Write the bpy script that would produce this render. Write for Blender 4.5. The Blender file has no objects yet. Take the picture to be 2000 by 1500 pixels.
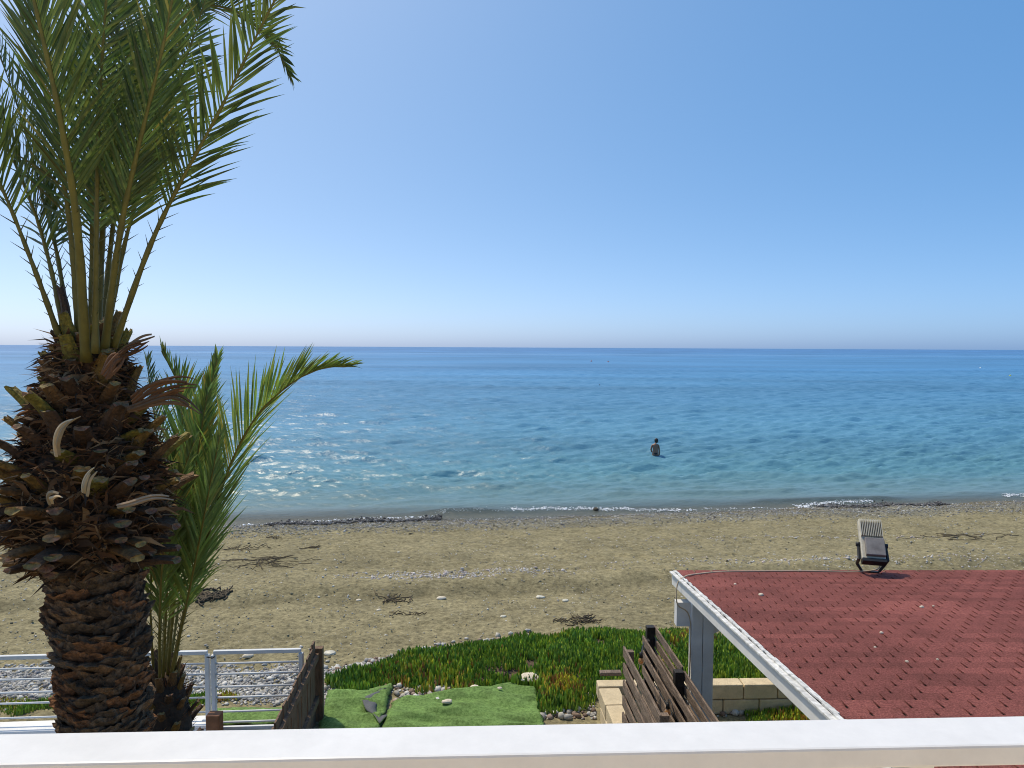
import bpy, bmesh, math, random
import numpy as np
from mathutils import Vector, Matrix
RAD = math.radians
rng = np.random.default_rng(7); random.seed(7)
scene = bpy.context.scene; COL = scene.collection

# ------------------------------------------------------------------ camera
CAM = Vector((0, 0, 6.3)); FPX = 1390.0
pit = math.atan(72 / FPX)
FW = Vector((0, math.cos(pit), -math.sin(pit)))
RT = Vector((1, 0, 0.005)); RT = (RT - FW * RT.dot(FW)).normalized()
UP = RT.cross(FW)
cd = bpy.data.cameras.new('camera'); cam = bpy.data.objects.new('camera', cd); COL.objects.link(cam)
cd.sensor_fit = 'HORIZONTAL'; cd.sensor_width = 36; cd.lens = FPX / 2000 * 36
cd.clip_start = 0.05; cd.clip_end = 60000
M = Matrix((RT, UP, -FW)).transposed().to_4x4(); M.translation = CAM
cam.matrix_world = M; scene.camera = cam

# ------------------------------------------------------------------ sky and sun
SUN_EL, SUN_AZ = 60, -45            # azimuth from +Y, negative = left
w = bpy.data.worlds.new('World'); scene.world = w; w.use_nodes = True
nt = w.node_tree; bg = nt.nodes['Background']
sky = nt.nodes.new('ShaderNodeTexSky'); sky.sky_type = 'NISHITA'; sky.sun_disc = False
sky.sun_elevation = RAD(SUN_EL); sky.sun_rotation = RAD(SUN_AZ)
sky.altitude = 0; sky.air_density = 0.3; sky.dust_density = 1.6; sky.ozone_density = 10.0
wb = nt.nodes.new('ShaderNodeMix'); wb.data_type = 'RGBA'; wb.blend_type = 'MULTIPLY'; wb.inputs[0].default_value = 1; wb.inputs[7].default_value = (1.14, .91, .54, 1)
veil = nt.nodes.new('ShaderNodeMix'); veil.data_type = 'RGBA'; veil.blend_type = 'ADD'; veil.inputs[0].default_value = 1; veil.inputs[7].default_value = (0, .66, 1.9, 1)   # even blue haze over the whole dome
nt.links.new(sky.outputs[0], wb.inputs[6]); nt.links.new(wb.outputs[2], veil.inputs[6]); nt.links.new(veil.outputs[2], bg.inputs[0]); bg.inputs[1].default_value = 0.15
sl = bpy.data.lights.new('sun', 'SUN'); sl.energy = 2.1; sl.angle = RAD(0.5); sl.color = (1, 0.88, 0.68)
so = bpy.data.objects.new('sun', sl); COL.objects.link(so)
sd = Vector((math.sin(RAD(SUN_AZ)) * math.cos(RAD(SUN_EL)), math.cos(RAD(SUN_AZ)) * math.cos(RAD(SUN_EL)), math.sin(RAD(SUN_EL))))
so.rotation_euler = sd.to_track_quat('Z', 'Y').to_euler(); so.location = (-20, 20, 40)
scene.view_settings.view_transform = 'Standard'; scene.view_settings.look = 'None'
scene.view_settings.exposure = 0.62; scene.view_settings.gamma = 1.0
scene.render.engine = 'CYCLES'
scene.cycles.use_denoising = True; scene.cycles.pixel_filter_type = 'BLACKMAN_HARRIS'; scene.cycles.filter_width = 1.0
scene.cycles.max_bounces = 6; scene.cycles.transparent_max_bounces = 8
scene.cycles.sample_clamp_indirect = 6

# ------------------------------------------------------------------ places in the yard, from sight lines
def ray(px, py): return FW + RT * ((px - 1000) / FPX) + UP * ((750 - py) / FPX)
def P(px, py, d):
    r = ray(px, py); return CAM + r * (d / r.y)
def PZ(px, py, z):
    r = ray(px, py); return CAM + r * ((z - CAM.z) / r.z)

# ------------------------------------------------------------------ noise
def vnoise(x, y, seed=0):
    x = np.asarray(x, float); y = np.asarray(y, float)
    tab = np.random.default_rng(seed).random((256, 256))
    xi = np.floor(x).astype(int); yi = np.floor(y).astype(int); fx = x - xi; fy = y - yi
    fx = fx * fx * (3 - 2 * fx); fy = fy * fy * (3 - 2 * fy)
    a = tab[xi % 256, yi % 256]; b = tab[(xi + 1) % 256, yi % 256]; c = tab[xi % 256, (yi + 1) % 256]; d = tab[(xi + 1) % 256, (yi + 1) % 256]
    return (a * (1 - fx) + b * fx) * (1 - fy) + (c * (1 - fx) + d * fx) * fy - 0.5
SH = 0.138                                                   # the shore runs at a slant
PS = [-60, 11, 13, 15.2, 15.9, 16.6, 18, 20, 23.5, 25, 26.1, 30, 41, 60, 200]
PZs = [1.3, 1.3, 1.19, .99, 1.11, 1.02, .86, .66, .42, .2, 0, -.32, -.95, -1.9, -5]
def ground_z(x, y, fine=True):
    x = np.asarray(x, float); y = np.asarray(y, float)
    s = y - SH * x + 0.5 * vnoise(x * .25, y * .1, 3) + .5 * vnoise(x * .07, 0 * y, 5)
    z = np.interp(s, PS, PZs)
    k = np.clip((s - 9) / 3, 0, 1)
    if fine:
        k2 = k * np.clip((26.6 - s) / 1.5, 0.1, 1)
        z = z + k2 * (.08 * vnoise(x * .6, y * .6, 1) + .035 * vnoise(x * 1.9, y * 1.9, 2) + .05 * vnoise(x * 3.3, y * 3.3, 4) + .03 * vnoise(x * 6.5, y * 6.5, 6))
    return z
def gz(x, y): return float(ground_z(x, y))
def PG(px, py, lift=0):
    z = 1.3
    for i in range(12):
        p = PZ(px, py, z + lift); z = gz(p.x, p.y)
    return Vector((p.x, p.y, z))

# ------------------------------------------------------------------ materials
def mat(name, col, rough=.7, var=.25, scale=6., bump=0., bscale=40., col2=None, spec=.4, metallic=0, attr=None, trans=0, stretch=(1, 1, 1), detail=6, world=True, wear=.16, wscale=1.1, rnd=0):
    m = bpy.data.materials.new(name); m.use_nodes = True; n = m.node_tree.nodes; L = m.node_tree.links
    b = n['Principled BSDF']; b.inputs['Roughness'].default_value = rough; b.inputs['Specular IOR Level'].default_value = spec; b.inputs['Metallic'].default_value = metallic
    tc = n.new('ShaderNodeTexCoord'); mp = n.new('ShaderNodeMapping'); mp.inputs['Scale'].default_value = stretch
    gp = n.new('ShaderNodeNewGeometry'); L.new(gp.outputs['Position'] if world else tc.outputs['Object'], mp.inputs[0])
    nz = n.new('ShaderNodeTexNoise'); nz.inputs['Scale'].default_value = scale; nz.inputs['Detail'].default_value = detail; nz.inputs['Roughness'].default_value = .65
    L.new(mp.outputs[0], nz.inputs['Vector'])
    rp = n.new('ShaderNodeMapRange'); rp.inputs[1].default_value = .3; rp.inputs[2].default_value = .7
    L.new(nz.outputs[0], rp.inputs[0])
    mx = n.new('ShaderNodeMix'); mx.data_type = 'RGBA'
    c1 = [max(0, c * (1 - var)) for c in col]; c2 = list(col2) if col2 else [min(1, c * (1 + var)) for c in col]
    mx.inputs[6].default_value = (*c1, 1); mx.inputs[7].default_value = (*c2, 1); L.new(rp.outputs[0], mx.inputs[0])
    out = mx.outputs[2]
    if rnd:
        oi = n.new('ShaderNodeObjectInfo'); ro = n.new('ShaderNodeMapRange'); ro.inputs[3].default_value = 1 - rnd; ro.inputs[4].default_value = 1 + rnd; L.new(oi.outputs['Random'], ro.inputs[0])
        rm = n.new('ShaderNodeMix'); rm.data_type = 'RGBA'; rm.blend_type = 'MULTIPLY'; rm.inputs[0].default_value = 1; L.new(out, rm.inputs[6]); L.new(ro.outputs[0], rm.inputs[7]); out = rm.outputs[2]
    if wear:
        wz = n.new('ShaderNodeTexNoise'); wz.inputs['Scale'].default_value = wscale; wz.inputs['Detail'].default_value = 7; wz.inputs['Roughness'].default_value = .7; L.new(gp.outputs['Position'], wz.inputs['Vector'])
        wr_ = n.new('ShaderNodeMapRange'); wr_.inputs[1].default_value = .3; wr_.inputs[2].default_value = .7; wr_.inputs[3].default_value = 1 - wear; wr_.inputs[4].default_value = 1 + wear; L.new(wz.outputs[0], wr_.inputs[0])
        wm = n.new('ShaderNodeMix'); wm.data_type = 'RGBA'; wm.blend_type = 'MULTIPLY'; wm.inputs[0].default_value = 1; L.new(out, wm.inputs[6]); L.new(wr_.outputs[0], wm.inputs[7]); out = wm.outputs[2]
    if attr:
        at = n.new('ShaderNodeAttribute'); at.attribute_name = attr
        ml = n.new('ShaderNodeMix'); ml.data_type = 'RGBA'; ml.blend_type = 'MULTIPLY'; ml.inputs[0].default_value = 1
        L.new(out, ml.inputs[6]); L.new(at.outputs['Color'], ml.inputs[7]); out = ml.outputs[2]
    L.new(out, b.inputs['Base Color'])
    if bump:
        bz = n.new('ShaderNodeTexNoise'); bz.inputs['Scale'].default_value = bscale; bz.inputs['Detail'].default_value = 5
        L.new(mp.outputs[0], bz.inputs['Vector'])
        bp = n.new('ShaderNodeBump'); bp.inputs['Strength'].default_value = min(1, bump); bp.inputs['Distance'].default_value = .02
        L.new(bz.outputs[0], bp.inputs['Height']); L.new(bp.outputs[0], b.inputs['Normal'])
    if trans:
        tr = n.new('ShaderNodeBsdfTranslucent'); L.new(out, tr.inputs[0]); ms = n.new('ShaderNodeMixShader'); ms.inputs[0].default_value = trans
        L.new(b.outputs[0], ms.inputs[1]); L.new(tr.outputs[0], ms.inputs[2]); L.new(ms.outputs[0], n['Material Output'].inputs[0])
    return m
MT = dict(
    white=mat('white_coated_metal', (.7, .7, .7), .35, .03, 30, wear=.05, wscale=9),
    whitepaint=mat('weathered_white_paint', (.7, .7, .69), .6, .06, 5, .1, 14, wear=.1, wscale=3),
    worn=mat('worn_white_trim', (.72, .71, .68), .7, .5, 14, .5, 30, col2=(.78, .78, .76)),
    metalpaint=mat('pale_grey_metal', (.62, .63, .63), .45, .06, 8),
    plaster=mat('white_plaster', (.78, .77, .75), .8, .06, 4, .15, 60),
    cream=mat('cream_render', (.78, .66, .48), .8, .06, 4),
    tile=mat('beige_tile', (.76, .63, .46), .6, .1, 4),
    wood=mat('brown_stained_wood', (.165, .098, .056), .75, .45, 5, .5, 25, stretch=(6, 6, 1)),
    slat=mat('weathered_brown_plank', (.125, .085, .06), .8, .5, 6, .5, 30, col2=(.29, .215, .16), stretch=(7, 1, 7)),
    dark=mat('black_stained_post', (.02, .017, .016), .6, .4, 10, .3, 30),
    block=mat('beige_sandstone', (.58, .47, .3), .85, .15, 7, .5, 45),
    shingle=mat('red_mineral_shingle', (.19, .056, .047), .95, .35, 75, 1, 120, col2=(.36, .125, .105), spec=.2, wear=.3, wscale=.9, rnd=.16),
    felt=mat('black_roof_felt', (.02, .018, .018), .95),
    trunk=mat('palm_trunk_core', (.05, .032, .02), .95, .5, 12, 1, 20),
    scar=mat('palm_bark_scar', (.085, .056, .035), .95, .7, 26, 1, 45, col2=(.27, .18, .11), attr='Col'),
    stub=mat('leaf_stub_skin', (1.0, .95, .85), .75, .6, 26, .8, 40, col2=(1.5, 1.4, 1.2), attr='Col'),
    fibre=mat('dry_palm_fibre', (1.9, 1.7, 1.4), .9, .3, 20, attr='Col'),
    rachis=mat('palm_rachis', (.2, .165, .03), .55, .25, 8, attr='Col'),
    leaf=mat('palm_leaflet', (.115, .165, .034), .42, .35, 5, spec=.45, attr='Col', trans=.38),
    turf=mat('artificial_turf', (.12, .22, .048), .85, .35, 28, 1, 90, col2=(.23, .37, .11), spec=.2, wear=.35, wscale=4),
    turfback=mat('turf_backing', (.09, .095, .1), .8, .2, 30),
    ice=mat('ice_plant_leaf', (.8, .8, .8), .45, .25, 10, spec=.5, attr='Col', trans=.12),
    litter=mat('dry_plant_litter', (.1, .07, .045), .95, .6, 25, .8, 30),
    stone=mat('pebble_stone', (.75, .75, .75), .8, .25, 30, attr='Col', col2=(1, 1, 1)),
    pale=mat('pale_limestone', (.62, .55, .43), .85, .15, 12, .4, 30),
    twig=mat('dry_seaweed', (.085, .066, .042), .9, .4, 15),
    foam=mat('foam_white', (.82, .83, .84), .6, .08, 20),
    lamp=mat('lamp_grey_metal', (.55, .52, .42), .5, .2, 14), lampdark=mat('lamp_dark_panel', (.2, .18, .165), .6, .25, 9, col2=(.28, .26, .24)),
    black=mat('black_metal', (.018, .018, .018), .5, .2), cable=mat('beige_cable', (.5, .4, .28), .6, .1),
    skin=mat('skin', (.26, .125, .08), .5, .1), suit=mat('black_swimwear', (.012, .012, .014), .5, .1), hair=mat('dark_hair', (.015, .012, .012), .5, .2),
    yellow=mat('yellow_plastic', (.75, .6, .05), .5, .1), orange=mat('orange_plastic', (.5, .1, .04), .5, .1),
    brick=mat('brown_timber_block', (.22, .1, .05), .8, .3, 9),
)
m = bpy.data.materials.new('amber_bulb_glass'); m.use_nodes = True; b = m.node_tree.nodes['Principled BSDF']
b.inputs['Base Color'].default_value = (.8, .42, .15, 1); b.inputs['Roughness'].default_value = .08; b.inputs['Transmission Weight'].default_value = .6; MT['glass'] = m

# ------------------------------------------------------------------ building blocks
class MB:
    def __init__(s): s.v = []; s.f = []; s.c = []
    def add(s, v, f, c=None):
        o = len(s.v); s.v += [tuple(p) for p in v]; s.f += [tuple(i + o for i in q) for q in f]; s.c += [c or (1, 1, 1)] * len(v); return s
    def box(s, c, size, X=None, Y=None, Z=None, col=None):
        X = X or Vector((1, 0, 0)); Y = Y or Vector((0, 1, 0)); Z = Z or Vector((0, 0, 1)); c = Vector(c); a, b, d = [q / 2 for q in size]
        v = [c + X * (i * a) + Y * (j * b) + Z * (k * d) for i in (-1, 1) for j in (-1, 1) for k in (-1, 1)]
        return s.add(v, [(0, 1, 3, 2), (4, 6, 7, 5), (0, 4, 5, 1), (2, 3, 7, 6), (0, 2, 6, 4), (1, 5, 7, 3)], col)
    def bar(s, a, b, wd, ht, up=Vector((0, 0, 1)), col=None):
        a = Vector(a); b = Vector(b); Y = (b - a); l = Y.length; Y.normalize(); X = Y.cross(up).normalized(); Z = X.cross(Y)
        return s.box((a + b) / 2, (wd, l, ht), X, Y, Z, col)
    def tube(s, pts, rad, n=8, flat=1., col=None, ref=Vector((0.1, .2, 1))):
        pts = [Vector(p) for p in pts]; v = []; f = []; N = len(pts)
        rad = rad if hasattr(rad, '__len__') else [rad] * N
        for i, p in enumerate(pts):
            T = (pts[min(i + 1, N - 1)] - pts[max(i - 1, 0)]).normalized(); A = T.cross(ref)
            if A.length < 1e-3: A = T.cross(Vector((1, 0, 0)))
            A.normalize(); B = A.cross(T)
            for k in range(n):
                t = 2 * math.pi * k / n; v.append(p + A * (math.cos(t) * rad[i]) + B * (math.sin(t) * rad[i] * flat))
        for i in range(N - 1):
            for k in range(n): f.append((i * n + k, i * n + (k + 1) % n, (i + 1) * n + (k + 1) % n, (i + 1) * n + k))
        f.append(tuple(range(n))[::-1]); f.append(tuple((N - 1) * n + k for k in range(n)))
        return s.add(v, f, col)
def mesh_data(name, v, f, material, smooth=False, col=None):
    me = bpy.data.meshes.new(name); me.from_pydata([tuple(p) for p in v], [], f); me.materials.append(material)
    if col is not None:
        a = me.color_attributes.new('Col', 'FLOAT_COLOR', 'POINT'); arr = np.ones((len(v), 4), np.float32); arr[:, :3] = np.asarray(col, np.float32).reshape(-1, 3); a.data.foreach_set('color', arr.ravel())
    if smooth: me.polygons.foreach_set('use_smooth', [True] * len(me.polygons))
    me.update(); return me
def np_mesh(name, V, F, material, smooth=False, col=None):
    me = bpy.data.meshes.new(name); n = F.shape[1]
    me.vertices.add(len(V)); me.vertices.foreach_set('co', np.asarray(V, np.float32).ravel())
    me.loops.add(F.size); me.loops.foreach_set('vertex_index', F.astype(np.int32).ravel())
    me.polygons.add(len(F)); me.polygons.foreach_set('loop_start', np.arange(0, F.size, n, dtype=np.int32))
    me.polygons.foreach_set('use_smooth', np.full(len(F), smooth)); me.materials.append(material)
    if col is not None:
        a = me.color_attributes.new('Col', 'FLOAT_COLOR', 'POINT'); arr = np.ones((len(V), 4), np.float32); arr[:, :3] = col; a.data.foreach_set('color', arr.ravel())
    me.update(calc_edges=True); me.validate(); return me
def tag(o, label=None, cat=None, group=None, kind=None):
    for k, x in (('label', label), ('category', cat), ('group', group), ('kind', kind)):
        if x: o[k] = x
    return o
def empty(name, loc, label, cat, group=None):
    o = bpy.data.objects.new(name, None); COL.objects.link(o); o.location = loc; o.empty_display_size = .1; return tag(o, label, cat, group)
def link(name, me, parent=None, loc=None):
    o = bpy.data.objects.new(name, me); COL.objects.link(o); o.parent = parent
    if loc is not None: o.location = loc
    return o
def rootloc(p):
    l = Vector((0, 0, 0))
    while p: l += p.location; p = p.parent
    return l
def part(name, mb, material, parent=None, smooth=False, bevel=0, label=None):
    """mb holds world places; the object keeps them relative to its parent (or to its own base)"""
    if parent: o0 = rootloc(parent)
    else:
        a = np.array([tuple(p) for p in mb.v]); o0 = Vector((a[:, 0].mean(), a[:, 1].mean(), a[:, 2].min()))
    me = mesh_data(name, [Vector(p) - o0 for p in mb.v], mb.f, MT[material] if isinstance(material, str) else material, smooth, mb.c)
    o = link(name, me, parent, None if parent else o0)
    if bevel:
        md = o.modifiers.new('b', 'BEVEL'); md.width = bevel; md.segments = 2; md.limit_method = 'ANGLE'
    if label: o['label'] = label
    return o
def catmull(pts, n):
    pts = [Vector(p) for p in pts]; q = [pts[0] * 2 - pts[1]] + pts + [pts[-1] * 2 - pts[-2]]; out = []; k = len(pts) - 1
    for i in range(n + 1):
        t = i / n * k; j = min(int(t), k - 1); u = t - j; a, b, c, d = q[j:j + 4]
        out.append(.5 * ((2 * b) + (c - a) * u + (2 * a - 5 * b + 4 * c - d) * u * u + (3 * b - a - 3 * c + d) * u ** 3))
    return out

# ------------------------------------------------------------------ ground
def axis(core0, core1, step, lo, hi, g=1.25):
    c = list(np.arange(core0, core1, step)); s = step; x = core0
    left = []
    while x > lo: s *= g; x -= s; left.append(x)
    s = step; x = c[-1]; right = []
    while x < hi: s *= g; x += s; right.append(x)
    return np.array(left[::-1] + c + right)
gx = axis(-17, 24, .085, -6000, 6000); gy = axis(6, 31, .085, -3000, 400)
X, Y = np.meshgrid(gx, gy); Z = ground_z(X, Y)
def grid_faces(r, c):
    i = np.arange(r - 1)[:, None] * c + np.arange(c - 1)[None]; return np.stack([i, i + 1, i + c + 1, i + c], -1).reshape(-1, 4)
fr_ = np.random.default_rng(5); ci = np.searchsorted(gx, -17); cj = np.searchsorted(gy, 6)
def dent(x, y, a, lx, ly, d):
    i0, i1 = np.searchsorted(gx, [x - .6, x + .6]); j0, j1 = np.searchsorted(gy, [y - .6, y + .6]); dx = X[j0:j1, i0:i1] - x; dy = Y[j0:j1, i0:i1] - y
    u = dx * math.cos(a) + dy * math.sin(a); v = -dx * math.sin(a) + dy * math.cos(a); q = (u / lx) ** 2 + (v / ly) ** 2; Z[j0:j1, i0:i1] += d * (-np.exp(-q) + .45 * np.exp(-q / 3.2) * (q > .6))
for tr in range(16):
    x, y = fr_.uniform(-11, 15), fr_.uniform(12, 22); a = fr_.normal(0, .35) + (math.pi if tr % 2 else 0)
    for k in range(int(fr_.integers(8, 26))):
        x += .62 * math.cos(a); y += .62 * math.sin(a); a += fr_.normal(0, .07); sd = .11 * (1 if k % 2 else -1); yy = y - SH * x
        if -14 < x < 20 and 11.8 < yy < 22.5: dent(x - math.sin(a) * sd, y + math.cos(a) * sd, a, .17, .09, .045)
for k in range(420):
    x = fr_.uniform(-13, 18); y = fr_.uniform(11.8, 22) + SH * x; dent(x, y, fr_.uniform(0, 3), fr_.uniform(.12, .3), fr_.uniform(.09, .18), fr_.uniform(.015, .04))
m = mat('beach_sand', (.25, .216, .12), .95, .14, .9, 1, 18, col2=(.285, .248, .142), spec=.15)
n = m.node_tree.nodes; L = m.node_tree.links; b = n['Principled BSDF']
base = b.inputs['Base Color'].links[0].from_socket
geo = n.new('ShaderNodeNewGeometry'); at = n.new('ShaderNodeAttribute'); at.attribute_name = 'Col'
spk = n.new('ShaderNodeTexNoise'); spk.inputs['Scale'].default_value = 9; spk.inputs['Detail'].default_value = 8; spk.inputs['Roughness'].default_value = .8; L.new(geo.outputs['Position'], spk.inputs['Vector'])
rr = n.new('ShaderNodeMapRange'); rr.inputs[1].default_value = .35; rr.inputs[2].default_value = .68; rr.inputs[3].default_value = .42; rr.inputs[4].default_value = 1.5; L.new(spk.outputs[0], rr.inputs[0])
m1 = n.new('ShaderNodeMix'); m1.data_type = 'RGBA'; m1.blend_type = 'MULTIPLY'; m1.inputs[0].default_value = 1; L.new(base, m1.inputs[6]); L.new(rr.outputs[0], m1.inputs[7])
m2 = n.new('ShaderNodeMix'); m2.data_type = 'RGBA'; m2.blend_type = 'MULTIPLY'; m2.inputs[0].default_value = 1; L.new(m1.outputs[2], m2.inputs[6]); L.new(at.outputs['Color'], m2.inputs[7])
L.new(m2.outputs[2], b.inputs['Base Color'])
S = Y - SH * X
wet = np.clip((S + 1.6 * vnoise(X * .35, Y * .2, 11) - 24.6) / 1.4, 0, 1)[..., None]
peb = np.clip((S + 1.2 * vnoise(X * .5, Y * .4, 12) - 22.6) / 1.2, 0, 1)[..., None]
colr = np.ones(X.shape + (3,)); colr = colr * (1 - peb) + peb * np.array([.82, .88, 1.12])
colr = colr * (1 - wet) + wet * np.array([.64, .64, .68])
ridge_band = (np.exp(-((S + .5 * vnoise(X * .3, Y * .1, 14) - 15.3) / .32) ** 2) * (.55 + .6 * vnoise(X * .8, Y * .8, 15)))[..., None] * .3; colr *= 1 - ridge_band  # darker, noise-broken band of sand at the near foot of the ridge
damp = np.clip(vnoise(X * .35, Y * .8, 13) * 2.4 + .1, 0, 1)[..., None] * .12; colr *= 1 - damp
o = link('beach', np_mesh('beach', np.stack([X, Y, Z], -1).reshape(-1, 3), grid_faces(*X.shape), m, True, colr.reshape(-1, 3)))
tag(o, 'olive tan sandy beach sloping down to the sea', kind='structure')

# ------------------------------------------------------------------ sea
ys = [23.0]
while ys[-1] < 230: ys.append(ys[-1] * 1.0042)
while ys[-1] < 14000: ys.append(ys[-1] * 1.07)
ys = np.array(ys); U = np.linspace(-1, 1, 860)
Yg = np.repeat(ys[:, None], len(U), 1); Xg = U[None] * (ys[:, None] * .88 + 9); Yg = Yg + SH * Xg * np.clip((120 - Yg) / 80, 0, 1)
cell = np.maximum(np.gradient(ys)[:, None], (ys[:, None] * 1.76 + 18) / 860)
Zg = np.zeros_like(Yg); Sg = Yg - SH * Xg
shore = np.clip((Sg - 26.2) / 9, .12, 1)
wr = np.random.default_rng(21)
for i in range(64):
    lam = .34 * (13 ** (i / 63)); th = wr.normal(0, .42); k = 2 * math.pi / lam; ph = wr.random() * 6.28
    amp = .0195 * lam ** .36; fade = np.clip(lam / (2.2 * cell) - .6, 0, 1)
    arg = k * (Xg * math.sin(th) + Sg * math.cos(th)) + ph
    Zg += amp * fade * shore * (np.exp(.8 * np.sin(arg)) - 1.16) * .8 * (.55 + .9 * np.abs(vnoise(Xg * .06 + i, Yg * .09, 30 + i % 5) + .5))
for s0, hgt, x0, x1 in ((27.0, .16, -4, 0.2), (27.6, .13, 9, 17), (29.5, .1, 3, 14), (31.5, .07, -8, 6)):
    wx = np.clip((Xg - x0) / 1.5, 0, 1) * np.clip((x1 - Xg) / 1.5, 0, 1); dd = Sg - s0 - .5 * vnoise(Xg * .3, 0 * Xg, 40)
    Zg += hgt * wx * np.exp(-(dd / np.where(dd > 0, .5, .22)) ** 2)
m = bpy.data.materials.new('sea_water'); m.use_nodes = True; n = m.node_tree.nodes; L = m.node_tree.links; b = n['Principled BSDF']
at = n.new('ShaderNodeAttribute'); at.attribute_name = 'Col'; geo = n.new('ShaderNodeNewGeometry')
L.new(at.outputs['Color'], b.inputs['Base Color'])
b.inputs['IOR'].default_value = 1.33; b.inputs['Specular IOR Level'].default_value = .5
mp = n.new('ShaderNodeMapping'); mp.inputs['Scale'].default_value = (.55, 1, 1); L.new(geo.outputs['Position'], mp.inputs[0])
n1 = n.new('ShaderNodeTexNoise'); n1.inputs['Scale'].default_value = 4.5; n1.inputs['Detail'].default_value = 5; L.new(mp.outputs[0], n1.inputs['Vector'])
n2 = n.new('ShaderNodeTexNoise'); n2.inputs['Scale'].default_value = .35; n2.inputs['Detail'].default_value = 3; L.new(mp.outputs[0], n2.inputs['Vector'])
b1 = n.new('ShaderNodeBump'); b1.inputs['Distance'].default_value = .07; b1.inputs['Strength'].default_value = .85; L.new(n1.outputs[0], b1.inputs['Height'])
b2 = n.new('ShaderNodeBump'); b2.inputs['Distance'].default_value = .7; L.new(n2.outputs[0], b2.inputs['Height']); L.new(b1.outputs[0], b2.inputs['Normal'])
at2 = n.new('ShaderNodeAttribute'); at2.attribute_name = 'Aux'; sp = n.new('ShaderNodeSeparateColor'); L.new(at2.outputs['Color'], sp.inputs[0])
mp3 = n.new('ShaderNodeMapping'); mp3.inputs['Scale'].default_value = (.006, .035, 1); L.new(geo.outputs['Position'], mp3.inputs[0])
n3 = n.new('ShaderNodeTexNoise'); n3.inputs['Scale'].default_value = 1; n3.inputs['Detail'].default_value = 8; n3.inputs['Roughness'].default_value = .7; L.new(mp3.outputs[0], n3.inputs['Vector'])
r3 = n.new('ShaderNodeMapRange'); r3.inputs[1].default_value = .3; r3.inputs[2].default_value = .7; r3.inputs[3].default_value = .68; r3.inputs[4].default_value = 1.3; L.new(n3.outputs[0], r3.inputs[0])
m3 = n.new('ShaderNodeMath'); m3.operation = 'MULTIPLY'; L.new(sp.outputs[2], m3.inputs[0]); L.new(r3.outputs[0], m3.inputs[1]); L.new(m3.outputs[0], b.inputs['Roughness']); L.new(sp.outputs[0], b2.inputs['Strength']); L.new(b2.outputs[0], b.inputs['Normal'])
tr = n.new('ShaderNodeBsdfTransparent'); ms = n.new('ShaderNodeMixShader'); L.new(sp.outputs[1], ms.inputs[0]); L.new(tr.outputs[0], ms.inputs[1]); L.new(b.outputs[0], ms.inputs[2]); L.new(ms.outputs[0], n['Material Output'].inputs[0])
t = Sg + 1.5 * vnoise(Xg * .12, Yg * .12, 50)
keys = [26, 29, 34, 45, 80, 200, 1200]
cc = np.array([(.19, .21, .2), (.13, .22, .23), (.095, .23, .28), (.095, .245, .345), (.088, .24, .385), (.072, .22, .41), (.07, .19, .39)])
sc = np.stack([np.interp(t, keys, cc[:, j]) for j in range(3)], -1)
patch = 1 + .3 * vnoise(Xg * .03, Yg * .11, 51) + .22 * vnoise(Xg * .012, Yg * .03, 52)
sc *= patch[..., None]
slick = np.exp(-((Yg - 640) / 90) ** 2)
aux = np.stack([np.interp(Yg, [30, 90, 220, 500, 1500], [.12, .25, .32, .2, 0]), np.clip((Sg - 25.7) / 2.8, .4, 1), np.interp(Yg, [30, 80, 160, 320], [.36, .38, .42, .5]) * (1 - .45 * slick)], -1)
me = np_mesh('sea', np.stack([Xg, Yg, Zg], -1).reshape(-1, 3), grid_faces(*Xg.shape), m, True, sc.reshape(-1, 3))
a = me.color_attributes.new('Aux', 'FLOAT_COLOR', 'POINT'); arr = np.ones((Xg.size, 4), np.float32); arr[:, :3] = aux.reshape(-1, 3); a.data.foreach_set('color', arr.ravel())
tag(link('sea', me), 'calm blue sea with small ripples reaching the horizon', kind='structure')

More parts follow.
